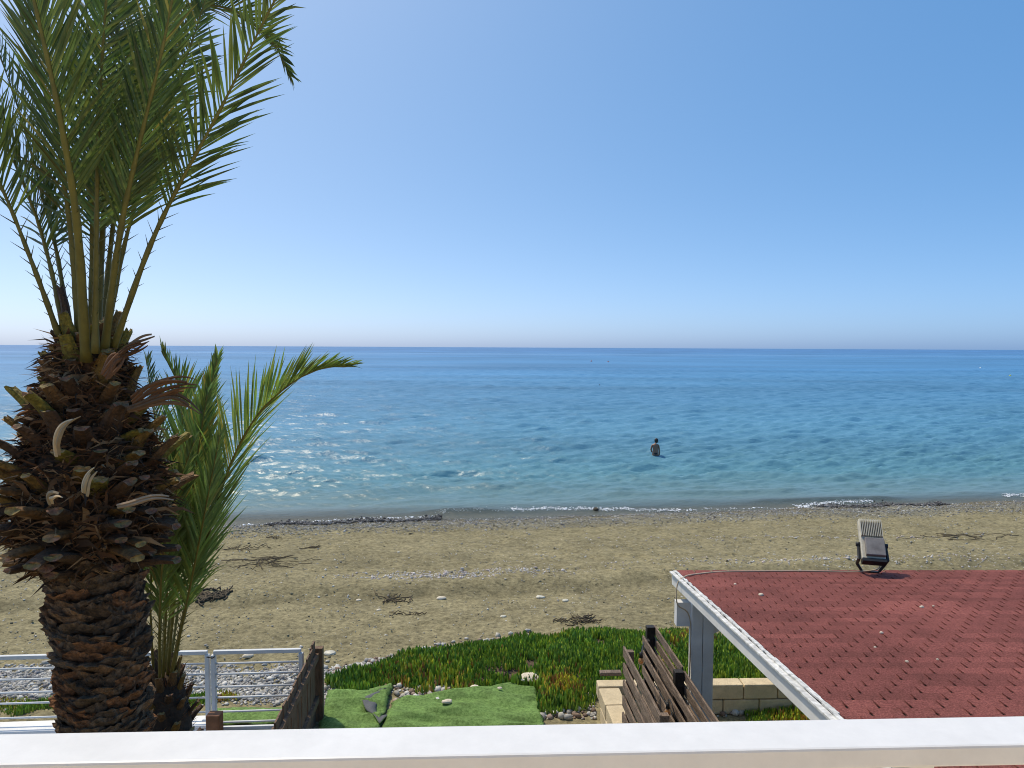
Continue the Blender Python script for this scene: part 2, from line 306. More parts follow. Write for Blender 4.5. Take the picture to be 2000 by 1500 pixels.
# ------------------------------------------------------------------ pebbles, gravel, foam
ph = (1 + 5 ** .5) / 2
ICO = np.array([(-1, ph, 0), (1, ph, 0), (-1, -ph, 0), (1, -ph, 0), (0, -1, ph), (0, 1, ph), (0, -1, -ph), (0, 1, -ph), (ph, 0, -1), (ph, 0, 1), (-ph, 0, -1), (-ph, 0, 1)]) / math.hypot(1, ph)
ICF = np.array([(0, 11, 5), (0, 5, 1), (0, 1, 7), (0, 7, 10), (0, 10, 11), (1, 5, 9), (5, 11, 4), (11, 10, 2), (10, 7, 6), (7, 1, 8), (3, 9, 4), (3, 4, 2), (3, 2, 6), (3, 6, 8), (3, 8, 9), (4, 9, 5), (2, 4, 11), (6, 2, 10), (8, 6, 7), (9, 8, 1)])
def stones(name, xy, size, palette, label, z=None, flat=(.4, .8), sink=.25, material='stone'):
    N = len(xy); xy = np.asarray(xy); s = np.asarray(size)
    sc = np.stack([s * rng.uniform(.7, 1.25, N), s * rng.uniform(.6, 1, N), s * rng.uniform(*flat, N)], -1)
    V = ICO[None] * (1 + rng.normal(0, .13, (N, 12, 1))) * sc[:, None]
    a = rng.random(N) * 6.28; tl = rng.normal(0, .25, N); c, q = np.cos(a)[:, None], np.sin(a)[:, None]
    ct, st = np.cos(tl)[:, None], np.sin(tl)[:, None]; V = np.stack([V[..., 0] * ct + V[..., 2] * st, V[..., 1], V[..., 2] * ct - V[..., 0] * st], -1)
    x = V[..., 0] * c - V[..., 1] * q; y = V[..., 0] * q + V[..., 1] * c
    zz = ground_z(xy[:, 0], xy[:, 1]) if z is None else z
    V = np.stack([x + xy[:, :1], y + xy[:, 1:], V[..., 2] + (zz + sc[:, 2] * (1 - 2 * sink))[:, None]], -1).reshape(-1, 3)
    F = (ICF[None] + np.arange(N)[:, None, None] * 12).reshape(-1, 3)
    pal = np.array(palette); ci = pal[rng.integers(0, len(pal), N)] * rng.uniform(.75, 1.2, (N, 1))
    return tag(link(name, np_mesh(name, V, F, MT[material], True, np.repeat(np.clip(ci, 0, .95), 12, 0))), label, kind='stuff')
WH = [(.7, .68, .62), (.62, .6, .56), (.5, .47, .4), (.42, .4, .36)]
GR = [(.34, .34, .34), (.27, .27, .28), (.42, .41, .39), (.55, .53, .5), (.22, .2, .19)]
SDK = [(.3, .26, .16), (.2, .17, .11), (.4, .36, .26), (.26, .25, .22)]
def band(N, x0, x1, s0, s1, p=1.):
    x = rng.uniform(x0, x1, N); s = s0 + (s1 - s0) * rng.random(N) ** p; return np.stack([x, s + SH * x], -1)
N = 19000; xy = band(N, -15, 21, 10.2, 23.5, 1.25); keep = vnoise(xy[:, 0] * .7, xy[:, 1] * .7, 60) + rng.random(N) * .7 > .2; xy = xy[keep]
stones('beach_pebbles', xy, np.clip(rng.lognormal(-4.5, .48, len(xy)), .007, .045), WH + WH + [(.8, .77, .7)] + SDK, 'scattered white and tan pebbles on the sand')
xy = band(8000, -15, 21, 9.8, 23.5, 1.2)
stones('sand_clods', xy, np.clip(rng.lognormal(-4.15, .4, len(xy)), .01, .04), [(.31, .27, .165), (.27, .235, .14), (.35, .31, .2)], 'small clods of olive sand on the beach', flat=(.3, .6), sink=.35)
xy = band(19000, -16, 27, 22.3, 26.2, .75)
stones('shore_pebbles', xy, np.clip(rng.lognormal(-4.0, .4, len(xy)), .01, .05), GR + SDK + [(.6, .58, .54), (.7, .68, .64)], 'grey pebble band along the waterline')
xs = []
for cx, cy, sx, sy, nn in ((-1.6, 16.25, .9, .25, 420), (-.1, 16.6, 1.0, .2, 260), (-2.9, 16.1, .6, .15, 80), (8.6, 17.4, 3.2, .22, 520), (5.0, 14.6, 1.5, .5, 60), (9.0, 20.8, 3, .2, 200)):
    xs.append(np.stack([rng.normal(cx, sx, nn), rng.normal(cy, sy, nn)], -1))
xy = np.concatenate(xs); stones('shell_drift', xy, np.clip(rng.lognormal(-3.95, .35, len(xy)), .01, .05), [(.72, .66, .62), (.6, .5, .47), (.68, .64, .58)], 'pinkish white shell fragments drifted along the ridge')
xs = []
for (pa, pb, nn, wd) in (((520, 1022), (860, 1010), 1300, .2), ((1600, 990), (1850, 983), 1500, .24)):
    a = PZ(*pa, .12); c = PZ(*pb, .12); tt = rng.random(nn); p = np.stack([a.x + (c.x - a.x) * tt, a.y + (c.y - a.y) * tt + rng.normal(0, wd * 1.1, nn) + .2 * np.sin(tt * 14)], -1); xs.append(p)
xy = np.concatenate(xs); stones('wet_pebble_bank', xy, np.clip(rng.lognormal(-3.45, .3, len(xy)), .015, .07), [(.07, .07, .072), (.11, .105, .105), (.05, .048, .05), (.18, .17, .165), (.3, .29, .28)], 'dark wet pebble bank at the water edge', z=np.maximum(ground_z(xy[:, 0], xy[:, 1]), 0) + .035, flat=(.5, .9))
xs = []; 
for (pa, pb, nn, wd) in (((470, 1026), (860, 1008), 320, .1), ((850, 998), (1010, 992), 260, .2), ((1000, 994), (1330, 996), 900, .13), ((1555, 990), (1700, 976), 620, .18), ((1960, 969), (2020, 966), 200, .15), ((1330, 996), (1560, 993), 120, .08)):
    a = PZ(*pa, 0); c = PZ(*pb, 0); tt = rng.random(nn); off = .35 * vnoise(tt * 9, tt * 0, 70)
    xs.append(np.stack([a.x + (c.x - a.x) * tt, a.y + (c.y - a.y) * tt + off + rng.normal(0, wd, nn)], -1))
xy = np.concatenate(xs); stones('sea_foam', xy, np.clip(rng.lognormal(-3.75, .45, len(xy)), .01, .06), [(1, 1, 1)], 'broken white foam where ripples meet the pebbles', z=np.maximum(ground_z(xy[:, 0], xy[:, 1], False), 0) + .012, flat=(.15, .35), material='foam')
xs = []
for _ in range(17000):
    px = random.uniform(-40, 720); py = random.uniform(1290, 1400); lim = 1372 if px < 560 else 1395
    top = 1302 if px < 600 else 1302 + 14 * math.sin(px * .05)
    if py < top + random.uniform(-14, 8) or py > lim + random.uniform(-12, 10): continue
    p = PZ(px, py, 1.28); xs.append((p.x, p.y))
xy = np.array(xs); stones('gravel_strip', xy, np.clip(rng.lognormal(-3.95, .42, len(xy)), .01, .06), GR + WH + WH, 'grey and white gravel beyond the metal fence')
xs = []
for (x0, y0, x1, y1, nn) in ((640, 1318, 860, 1262, 260), (770, 1342, 880, 1375, 150), (1055, 1350, 1165, 1405, 260), (624, 1330, 638, 1350, 50), (860, 1262, 1040, 1238, 90), (1390, 1385, 1480, 1400, 40)):
    for _ in range(nn):
        tt = random.random(); 
        if y1 < y0: p = PZ(x0 + (x1 - x0) * tt, y0 + (y1 - y0) * tt + random.gauss(-2, 6), 1.3)
        else: p = PZ(random.uniform(x0, x1), random.uniform(y0, y1), 1.3)
        xs.append((p.x, p.y))
xy = np.array(xs); stones('edge_gravel', xy, np.clip(rng.lognormal(-3.4, .4, len(xy)), .014, .07), WH + [(.4, .3, .24), (.25, .17, .12)], 'pale stones and litter round the ice plants')

# ------------------------------------------------------------------ ice plant ground cover
def inside(poly, x, y):
    r = np.zeros(len(x), bool); j = len(poly) - 1
    for i in range(len(poly)):
        xi, yi = poly[i]; xj, yj = poly[j]
        r ^= ((yi > y) != (yj > y)) & (x < (xj - xi) * (y - yi) / (yj - yi + 1e-12) + xi); j = i
    return r
def ice_patch(name, pix, n, mound, label, zb=1.3, ln=(.09, .17), yellow=.07, seed=0):
    poly = [(PZ(px, py, zb).x, PZ(px, py, zb).y) for px, py in pix]; a = np.array(poly)
    x = rng.uniform(a[:, 0].min(), a[:, 0].max(), n * 6); y = rng.uniform(a[:, 1].min(), a[:, 1].max(), n * 6)
    k = inside(poly, x + .35 * vnoise(x * 3, y * 3, 87), y + .35 * vnoise(x * 3, y * 3, 88)) & (vnoise(x * 2.0 + y * .7, y * 2.0 - x * .7, 80 + seed) + .6 * vnoise(x * 6, y * 6, 89) > -.46 + .22 * rng.random(len(x))); x, y = x[k][:n], y[k][:n]; N = len(x)
    def top(x, y):
        d = np.full(len(x), 9.)
        for i in range(len(poly)):
            p = a[i]; q = a[(i + 1) % len(a)]; e = q - p; t = np.clip(((x - p[0]) * e[0] + (y - p[1]) * e[1]) / (e @ e + 1e-9), 0, 1)
            d = np.minimum(d, np.hypot(x - p[0] - e[0] * t, y - p[1] - e[1] * t))
        return zb + mound * (1 - np.exp(-d / .35)) * (1 + .7 * vnoise(x * 1.5, y * 1.5, 81 + seed)) - .02
    z = top(x, y); lean = np.abs(rng.normal(.4, .4, N)); az = rng.random(N) * 6.28; l = rng.uniform(*ln, N) * (1 + .9 * vnoise(x * 2.6, y * 2.6, 86 + seed)); r = l * rng.uniform(.09, .14, N)
    D = np.stack([np.cos(az), np.sin(az), np.zeros(N)], -1); Pd = np.stack([-np.sin(az), np.cos(az), np.zeros(N)], -1); base = np.stack([x, y, z], -1)
    V = np.zeros((N, 10, 3)); Zv = np.array([0, 0, 1.])
    for ri, (tt, rr) in enumerate(((0, .8), (.45, 1.), (.8, .7))):
        c = base + (D * np.sin(lean * (1.25 - .7 * tt))[:, None] + Zv * np.cos(lean * (1.25 - .7 * tt))[:, None]) * (l * tt)[:, None]
        for kk in range(3):
            an = kk * 2.094; V[:, ri * 3 + kk] = c + (Pd * math.cos(an) + (D * np.cos(lean)[:, None] - Zv * np.sin(lean)[:, None]) * math.sin(an)) * (r * rr)[:, None]
    V[:, 9] = base + (D * np.sin(lean * .5)[:, None] + Zv * np.cos(lean * .5)[:, None]) * l[:, None]
    f = []
    for ri in range(2):
        for kk in range(3): A, B = ri * 3 + kk, ri * 3 + (kk + 1) % 3; f += [(A, B, B + 3), (A, B + 3, A + 3)]
    f += [(6, 7, 9), (7, 8, 9), (8, 6, 9)]; F = (np.array(f)[None] + np.arange(N)[:, None, None] * 10).reshape(-1, 3)
    g = np.array([(.15, .26, .03), (.22, .34, .035), (.1, .2, .035), (.34, .42, .045)])[rng.integers(0, 4, N)]
    yl = (vnoise(x * 1.3, y * 1.3, 83 + seed) + rng.normal(0, .13, N)) > (.36 - yellow); g[yl] = np.array([(.55, .52, .05), (.6, .42, .07), (.36, .16, .06), (.45, .5, .05)])[rng.integers(0, 4, yl.sum())]
    C = np.repeat(g[:, None], 10, 1) * rng.uniform(.8, 2.0, (N, 1, 1))
    o = tag(link(name, np_mesh(name, V.reshape(-1, 3), F, MT['ice'], False, C.reshape(-1, 3))), label, kind='stuff')
    gxx = np.arange(a[:, 0].min(), a[:, 0].max(), .06); gyy = np.arange(a[:, 1].min(), a[:, 1].max(), .06); XX, YY = np.meshgrid(gxx, gyy)
    ins = inside(poly, XX.ravel(), YY.ravel()); ZZ = np.where(ins, top(XX.ravel(), YY.ravel()), zb - .1) + .03 * vnoise(XX.ravel() * 7, YY.ravel() * 7, 84)
    FF = grid_faces(*XX.shape); FF = FF[ins[FF].all(1)]
    c = link('stem_litter', np_mesh('stem_litter', np.stack([XX.ravel(), YY.ravel(), ZZ], -1), FF, MT['litter'], True), o); c['kind'] = 'stuff'
ice_patch('ice_plant', [(632, 1338), (700, 1313), (770, 1298), (850, 1274), (930, 1262), (1000, 1254), (1100, 1246), (1210, 1240), (1330, 1240), (1420, 1258), (1480, 1300), (1540, 1338), (1390, 1342), (1215, 1342), (1165, 1345), (1150, 1380), (1095, 1398), (1050, 1396), (1048, 1342), (1000, 1336), (950, 1348), (880, 1350), (790, 1350), (760, 1340), (700, 1352), (650, 1350)], 17000, .17, 'dense green ice plant carpet with yellowing tips behind the turf')
ice_patch('ice_plant', [(-60, 1372), (120, 1366), (200, 1366), (200, 1392), (115, 1396), (-60, 1402)], 2600, .03, 'yellow green ice plant strip behind the white kerb wall', ln=(.05, .09), yellow=.3, seed=3)
ice_patch('ice_plant', [(335, 1362), (395, 1360), (470, 1352), (470, 1366), (400, 1378), (395, 1390), (340, 1390)], 900, .02, 'small straggling ice plant patch behind the young palm', ln=(.05, .09), yellow=.25, seed=4)
ice_patch('ice_plant', [(1462, 1402), (1470, 1380), (1530, 1368), (1580, 1378), (1640, 1420), (1560, 1440), (1462, 1425)], 1800, .06, 'low leafy ice plant clump inside the stone planter', ln=(.05, .1), yellow=.1, seed=5)

# ------------------------------------------------------------------ artificial turf
def turf(name, A, B, nu, nv, label, seed, rip=.02):
    """A far edge, B near edge: lists of sight points on the yard ground"""
    A = catmull([PZ(*p, 1.33) for p in A], nu); B = catmull([PZ(*p, 1.33) for p in B], nu); v = []; f = []
    for j in range(nv + 1):
        for i in range(nu + 1):
            p = A[i].lerp(B[i], j / nv); e = min(i, nu - i, j, nv - j) / 3
            z = 1.335 + rip * 2 * (float(vnoise(p.x * 2.2 + p.y * 3, p.y * 8, seed)) + .5) * min(1, e + .3) + .022 * float(vnoise(p.x * 5 + p.y * 4, p.y * 15, seed + 1)) + .01 * float(vnoise(p.x * 13, p.y * 22, seed + 2))
            v.append((p.x + .02 * random.uniform(-1, 1) * (e == 0), p.y + .015 * random.uniform(-1, 1) * (e == 0), z))
    for j in range(nv):
        for i in range(nu): q = j * (nu + 1) + i; f.append((q, q + 1, q + nu + 2, q + nu + 1)[::-1])
    mb = MB(); mb.add(v, f); o = part(name, mb, 'turf', None, True); md = o.modifiers.new('s', 'SOLIDIFY'); md.thickness = .015; md.offset = -1
    return tag(o, label, 'turf mat')
turf('turf_mat', [(642, 1352), (700, 1350), (745, 1344), (768, 1334)], [(618, 1440), (670, 1440), (720, 1438), (742, 1430)], 22, 30, 'green artificial turf piece beside the brown picket fence', 90, .06)
right_mat = turf('turf_mat', [(768, 1372), (850, 1356), (940, 1350), (1000, 1336), (1042, 1326)], [(735, 1440), (830, 1440), (930, 1438), (1010, 1434), (1064, 1428)], 80, 46, 'long rumpled artificial turf piece in front of the ice plants', 93, .06)
turf('turf_mat', [(425, 1386), (480, 1384), (560, 1383)], [(415, 1414), (480, 1414), (560, 1412)], 20, 10, 'dull green turf strip behind the open barred gate', 96)
mb = MB(); Lc = catmull([PZ(*p, 1.40) for p in ((752, 1348), (724, 1356), (708, 1368), (714, 1384), (730, 1400), (742, 1414))], 20); Rc = catmull([PZ(*p, 1.36) for p in ((756, 1350), (746, 1360), (738, 1374), (734, 1388), (748, 1402), (768, 1394))], 20); v = []
for i in range(21):
    for k in range(7):
        t = k / 6; p = Lc[i].lerp(Rc[i], t); v.append((p.x, p.y, p.z + .035 * math.sin(math.pi * t) * (1 - i / 30) + .012 * math.sin(i * .9 + k)))
f = [(i * 7 + k, i * 7 + k + 1, i * 7 + k + 8, i * 7 + k + 7) for i in range(20) for k in range(6)]
mb.add(v, f); o = part('folded_turf_edge', mb, 'turfback', None, True); md = o.modifiers.new('s', 'SOLIDIFY'); md.thickness = .016; o.data.materials.append(MT['turf']); md.material_offset_rim = 1; md.offset = -1
tag(o, 'curled turf strip showing its dark grey backing between the turf pieces', 'turf strip')
# loose stones one can point at
def rock(name, px, py, size, label, z=None, material='pale', cat='stone', seed=0, flat=.5, group=None, d=None):
    r = random.Random(seed); p = P(px, py, d) if d else (PZ(px, py, z) if z is not None else PG(px, py))
    bm = bmesh.new(); bmesh.ops.create_icosphere(bm, subdivisions=2, radius=1)
    o1 = r.random() * 9
    for q in bm.verts:
        k = 1 + .35 * float(vnoise(q.co.x * 1.6 + o1, q.co.y * 1.6 + q.co.z, seed)); q.co = Vector((q.co.x * size[0] * k, q.co.y * size[1] * k, max(-.6, q.co.z) * flat * size[0] * k))
    me = bpy.data.meshes.new(name); bm.to_mesh(me); bm.free(); me.materials.append(MT[material]); o = link(name, me, None, p + Vector((0, 0, flat * size[0] * .45))); o.rotation_euler.z = r.random() * .5
    return tag(o, label, cat, group)
rock('stone', 873, 1372, (.075, .05), 'smooth beige stone lying alone in the middle of the long turf', 1.43, seed=1, flat=.4)
rock('rock_slab', 1034, 1325, (.15, .13), 'pale angular rock slab at the far right end of the turf', 1.42, seed=2, flat=.3)
rock('stone', 926, 1343, (.07, .04), 'whitish stone on the far edge of the turf', 1.4, seed=3, flat=.4)
rock('stone', 976, 1345, (.035, .03), 'small pale pebble on the turf near the rock slab', 1.42, seed=4)
rock('rock', 1164, 997, (.11, .1), 'dark rounded rock in the foam at the waterline', .02, 'twig', 'rock', 5, .8)
rock('stone', 421, 1362, (.1, .07), 'pale stone just behind the gate post', 1.31, seed=6)
for i, (px, py, s) in enumerate(((1104, 1174, .07), (862, 1170, .1), (1055, 1168, .1), (740, 1192, .05), (983, 1205, .06), (484, 1283, .09), (644, 1278, .1), (700, 1173, .06))):
    rock('stone', px, py, (s, s * .7), ['grey stone right of centre on the sand', 'white flat stones below the shell drift on open sand', 'bright white stone on mid beach above the ice plants', 'grey stone left of centre on the near sand', 'white stone on the sand above the ice plants', 'pale stone just beyond the barred gate', 'grey stone beside the top of the brown picket fence', 'small tan stone on the sand left of the white flat stones'][i], seed=20 + i, material='pale' if i % 2 else 'lamp', flat=.4)

# ------------------------------------------------------------------ driftwood and seaweed
def weed(px, py, wpx, n, label, cat='seaweed', name='seaweed_clump', r=.008):
    c = PG(px, py); wd = wpx * c.y / FPX / 2; mb = MB()
    for i in range(n):
        x = c.x + random.gauss(0, wd * .45); y = c.y + random.gauss(0, wd * .35); a = random.gauss(0, .5) + (math.pi if random.random() < .5 else 0); pts = []
        for k in range(6):
            pts.append((x, y, gz(x, y) + .015 + .05 * random.random() * (k % 2))); a += random.gauss(0, .5); l = wd * random.uniform(.12, .3); x += math.cos(a) * l; y += math.sin(a) * l
        mb.tube(pts, [r * random.uniform(.6, 1.4)] * 6, 5)
    return tag(part(name, mb, 'twig', None, True), label, cat)
weed(515, 1096, 110, 26, 'tangled dark seaweed strands on the sand right of the palm fronds')
weed(470, 1072, 60, 12, 'dark twigs partly behind the young palm frond tips', 'driftwood', 'driftwood')
weed(540, 1051, 30, 10, 'small dark weed clump closest to the pebble band'); weed(608, 1071, 26, 12, 'compact dark weed tuft lying alone on upper sand')
weed(412, 1165, 50, 40, 'thick dark weed heap beside the young palm', r=.02); weed(772, 1172, 60, 14, 'dark flattened weed patch in the middle of the sand', r=.01); weed(800, 1200, 50, 8, 'thin weed strands nearest the ice plants')
weed(1135, 1213, 60, 22, 'dry twiggy debris at the top edge of the ice plants', 'driftwood', 'driftwood'); weed(1870, 1050, 130, 14, 'faint dark weed line on the sand right of the floodlight')
weed(60, 1120, 120, 5, 'long thin twig on the sand left of the palm trunk', 'driftwood', 'driftwood')

# ------------------------------------------------------------------ low wall, metal railing, gate
ZR = 2.34
def along(pa, pb, z): return PZ(*pa, z), PZ(*pb, z)
a, c = along((-260, 1291), (405, 1274), ZR)
root = empty('metal_railing', (c.x, c.y, 1.45), 'pale grey metal railing with horizontal bars on the white wall', 'railing')
part('top_rail', MB().bar(a, c, .05, .05), 'metalpaint', root, bevel=.006)
for z in (.74, .6, .43, .29, .1):
    part('bar', MB().tube([(a.x, a.y, 1.45 + z), (c.x, c.y, 1.45 + z)], .013, 8), 'metalpaint', root, True)
for q in (a, c): part('post', MB().box((q.x, q.y, 1.45 + .432), (.055, .055, .862)), 'metalpaint', root, bevel=.005)
part('base_plate', MB().box((c.x, c.y, 1.456), (.13, .11, .012)), 'metalpaint', root)
g0, g1 = along((417, 1274), (588, 1270), ZR)
root = empty('metal_gate', (g0.x, g0.y, 1.3), 'pale grey barred metal gate between railing and picket fence', 'gate')
part('top_rail', MB().bar(g0, g1, .05, .05), 'metalpaint', root, bevel=.006)
for z in (.74, .6, .43, .29, .1, -.04): part('bar', MB().tube([(g0.x, g0.y, 1.45 + z), (g1.x, g1.y, 1.45 + z)], .014, 8), 'metalpaint', root, True)
for q in (g0, g1): part('post', MB().box((q.x, q.y, 1.3 + .505), (.055, .055, 1.01)), 'metalpaint', root, bevel=.005)
part('bottom_rail', MB().bar((g0.x, g0.y, 1.33), (g1.x, g1.y, 1.33), .04, .04), 'metalpaint', root)
part('latch', MB().tube([g0 + Vector((-.09, -.02, -.05)), g0 + Vector((.0, -.04, -.06)), g0 + Vector((.03, -.04, -.04))], .008, 6), 'black', root, True)
mb = MB(); D = (c - a).normalized(); Nn = Vector((-D.y, D.x, 0)); a2 = Vector((a.x, a.y, 0)); c2 = Vector((c.x, c.y, 0)) + D * .08
mb.box((a2 + c2) / 2 + Vector((0, 0, 1.37)) - Nn * .02, ((c2 - a2).length, .26, .16), D, Nn)
o = part('kerb_wall', mb, 'plaster', None, bevel=.01); tag(o, 'low white wall under the metal railing', 'wall')
mb = MB(); mb.box((a2 + c2) / 2 + Vector((0, 0, 1.2)) - Nn * .42, ((c2 - a2).length, .4, .3), D, Nn); tag(part('kerb_step', mb, 'plaster', None, bevel=.01), 'white step at the foot of the low wall', 'step')
mb = MB(); q = P(419, 1393, 8.75); mb.box((q.x, q.y, (q.z + 1.3) / 2), (.17, .14, q.z - 1.3)); tag(part('timber_block', mb, 'brick', None, bevel=.01), 'short reddish brown timber block at the foot of the gate', 'post')

# ------------------------------------------------------------------ picket fence
FD = Vector((-.065, .998, 0)).normalized(); FR = Vector((FD.y, -FD.x, 0))
top = P(612, 1254, 9.15); root = empty('picket_fence', (top.x, top.y, 1.3), 'dark brown wooden picket fence running towards the balcony', 'fence')
pm = {}
for i in range(17):
    p = Vector((top.x, top.y, 0)) - FD * (i * .168); h = top.z - 1.3 + random.uniform(-.03, .01) - (.05 if i else 0)
    mb = MB(); c = Vector((p.x, p.y, 1.3 + h / 2)) + FR * random.uniform(-.006, .006)
    mb.box(c, (.022, .138, h), FR, FD); part('picket', mb, 'wood', root, bevel=.004)
e0 = Vector((top.x, top.y, 0)) + FR * .035 + FD * .08; e1 = e0 - FD * 2.8
for z in (1.62, 2.2): part('rail', MB().bar(e0 + Vector((0, 0, z)), e1 + Vector((0, 0, z)), .04, .08), 'wood', root)
q = P(612, 1268, 9.22); part('post', MB().box(Vector((q.x, q.y, (q.z + 1.3) / 2)) + FR * .03 + FD * .06, (.17, .09, q.z - 1.3), FR, FD), 'wood', root, bevel=.006)

# ------------------------------------------------------------------ slatted fences with bulbs
def slat_panel(root, side, base, l, zt, n, gap=.15, hw=.1):
    for k in range(n):
        z = zt - .05 - k * gap; c = base - FD * (l / 2 + random.uniform(0, .02)) + FR * side + Vector((0, 0, z))
        part('slat', MB().box(c, (.022, l, hw), FR, FD), 'slat', root, bevel=.003)
ga = P(1270, 1223, 8.9); A0 = Vector((ga.x, ga.y, 0)); zt = ga.z
root = empty('slatted_fence', (A0.x, A0.y, 1.3), 'double sided brown slatted fence beside the white kiosk post', 'fence')
for k, dd in enumerate((0, 1.22, 2.44)):
    hh = zt - 1.3 - (.015 if k else 0); part('post', MB().box(A0 - FD * dd + Vector((0, 0, 1.3 + hh / 2)), (.1, .09, hh), FR, FD), 'dark', root, bevel=.004)
slat_panel(root, .063, A0 + FD * .045, 1.2, zt, 8); slat_panel(root, .063, A0 - FD * 1.2, 1.5, zt - .02, 8)
slat_panel(root, -.12, A0 - FD * .1, 2.6, zt - .07, 7, .19)
part('post', MB().box(A0 - FD * .14 - FR * .075 + Vector((0, 0, 1.3 + (zt - 1.42) / 2)), (.06, .08, zt - 1.42), FR, FD), 'dark', root)
gb = P(1224, 1263, 8.25); B0 = Vector((gb.x, gb.y, 0))
root = empty('slatted_gate', (B0.x, B0.y, 1.3), 'lower weathered slatted gate leaf left of the double fence', 'gate')
slat_panel(root, -.035, B0, 1.6, gb.z, 7, .2, .125); hh = gb.z - 1.33
for dd in (.05, 1.5): part('post', MB().box(B0 - FD * dd + FR * .03 + Vector((0, 0, 1.3 + hh / 2)), (.08, .07, hh), FR, FD), 'slat', root)
def bulb(px, py, d, label, cable):
    p = P(px, py, d); root = empty('festoon_bulb', p, label, 'light bulb', 'festoon bulbs on the slatted fences')
    prof = [(.012, .045), (.02, .035), (.032, .012), (.036, -.008), (.03, -.03), (.014, -.043), (.002, -.046)]; mb = MB(); mb.tube([p + Vector((0, 0, z)) for r, z in prof], [r for r, z in prof], 12, ref=Vector((0, 1, .1)))
    part('glass', mb, 'glass', root, True); part('socket', MB().tube([p + Vector((0, 0, .04)), p + Vector((0, 0, .1))], [.022, .018], 10, ref=Vector((0, 1, .1))), 'black', root, True)
    part('wire', MB().tube(catmull([p + Vector((0, 0, .1))] + [P(*q) for q in cable], 16), .006, 6), 'black', root, True)
bulb(1252, 1291, 8.1, 'amber glass bulb hanging at the top of the slatted gate', [(1258, 1255, 8.5), (1250, 1300, 8.2), (1243, 1350, 7.9)])
bulb(1304, 1391, 7.35, 'amber glass bulb low between the slats near the balcony rail', [(1306, 1366, 7.4), (1312, 1375, 7.2), (1320, 1405, 7.1)])

# ------------------------------------------------------------------ stone planter wall
root = empty('planter_wall', PZ(1390, 1395, 1.3), 'low beige sandstone block planter wall behind the kiosk post', 'wall'); zt = 1.72
w0 = PZ(1168, 1340, zt); w1 = w0 + Vector((3.4, .12, 0)); Dw = (w1 - w0).normalized(); Nw = Vector((-Dw.y, Dw.x, 0)); l = 0; i = 0
while l < 3.3:
    bw = (.5, .47, .53)[i % 3]
    for r in range(2):
        sh = -.22 * r; mb = MB(); mb.box(w0 + Dw * (l + bw / 2 - sh) + Nw * .1 + Vector((0, 0, -.105 - .212 * r)), (bw - .012, .2 + random.uniform(-.01, .01), .2), Dw, Nw); part('block', mb, 'block', root, bevel=.014)
    l += bw; i += 1
for k in range(5):
    for r in range(2):
        mb = MB(); mb.box(w0 - FD * (.27 + .46 * k + .1 * r) + FR * .14 + Vector((0, 0, -.105 - .212 * r)), (.27 + random.uniform(-.01, .01), .448, .2), FR, FD); part('block', mb, 'block', root, bevel=.014)
mb = MB(); q = w0 + Dw * .22 + Nw * .3 + Vector((0, 0, .04)); mb.box(q, (.3, .1, .05), Dw, Nw); part('cap_plank', mb, 'slat', root, bevel=.01)

# ------------------------------------------------------------------ kiosk
yaw = RAD(1.0); KF = Vector((math.sin(yaw), -math.cos(yaw), .095)).normalized()      # up the roof, towards the balcony
KR = Vector((math.cos(yaw), math.sin(yaw), 0)); KN = KR.cross(-KF).normalized()
KC = P(1321, 1115, 8.9)
kiosk = empty('kiosk', (KC.x + .4, KC.y - .3, 1.3), 'white timber kiosk with a flat red shingle roof', 'kiosk')
RW, RL, EX, TB = 5.28, 5.4, .125, .22
def K(u, v, h=0): return KC + KR * u + KF * v + KN * h
mb = MB(); mb.box(K(RW / 2, RL / 2, -.03), (RW, RL, .03), KR, KF, KN); roof = part('roof', mb, 'felt', kiosk)
def strip_mesh(ntab, half0, half1):
    mb = MB(); x = 0; TL = EX + .05
    for k in range(ntab):
        wd = TB * (.5 if (k == 0 and half0) or (k == ntab - 1 and half1) else 1); a = x + .0105; b = x + wd - .0105
        z0, z1 = .009, -.004; t = .007
        v = [(a, 0, z0), (b, 0, z0), (b, TL, z1), (a, TL, z1)]; v += [(p[0], p[1], p[2] - t) for p in v]
        mb.add(v, [(0, 1, 2, 3), (7, 6, 5, 4), (0, 4, 5, 1), (1, 5, 6, 2), (2, 6, 7, 3), (3, 7, 4, 0)]); x += wd
    return mesh_data('shingle', mb.v, mb.f, MT['shingle'])
SM = {k: strip_mesh(*k) for k in ((4, 0, 0), (4, 1, 0), (3, 0, 1))}
RM = Matrix((KR, KF, KN)).transposed(); rl = rootloc(roof)
for r in range(int(RL / EX)):
    half = r % 2; u = 0; k = 0
    while u < RW - .01:
        if half and k == 0: key, wd = (4, 1, 0), 3.5 * TB
        elif half and u + 4 * TB > RW + .01: key, wd = (3, 0, 1), 2.5 * TB
        else: key, wd = (4, 0, 0), 4 * TB
        if u + wd > RW + .02: break
        o = link('shingle', SM[key], roof); o.matrix_local = Matrix.Translation(K(u, r * EX - .004 + random.uniform(-.004, .004), -.002 + random.uniform(0, .002)) - rl) @ RM.to_4x4() @ Matrix.Rotation(-abs(random.gauss(0, .006)), 4, 'X'); u += wd; k += 1
mb = MB(); mb.bar(K(-.035, -.03, -.1), K(-.035, RL, -.1), .03, .15, KN); part('fascia', mb, 'whitepaint', kiosk, bevel=.004, label='white painted side fascia board')
mb = MB(); mb.bar(K(-.055, -.03, -.02), K(-.055, RL, -.02), .05, .02, KN); part('edge_trim', mb, 'worn', kiosk, bevel=.003, label='peeling white edge trim')
mb = MB()
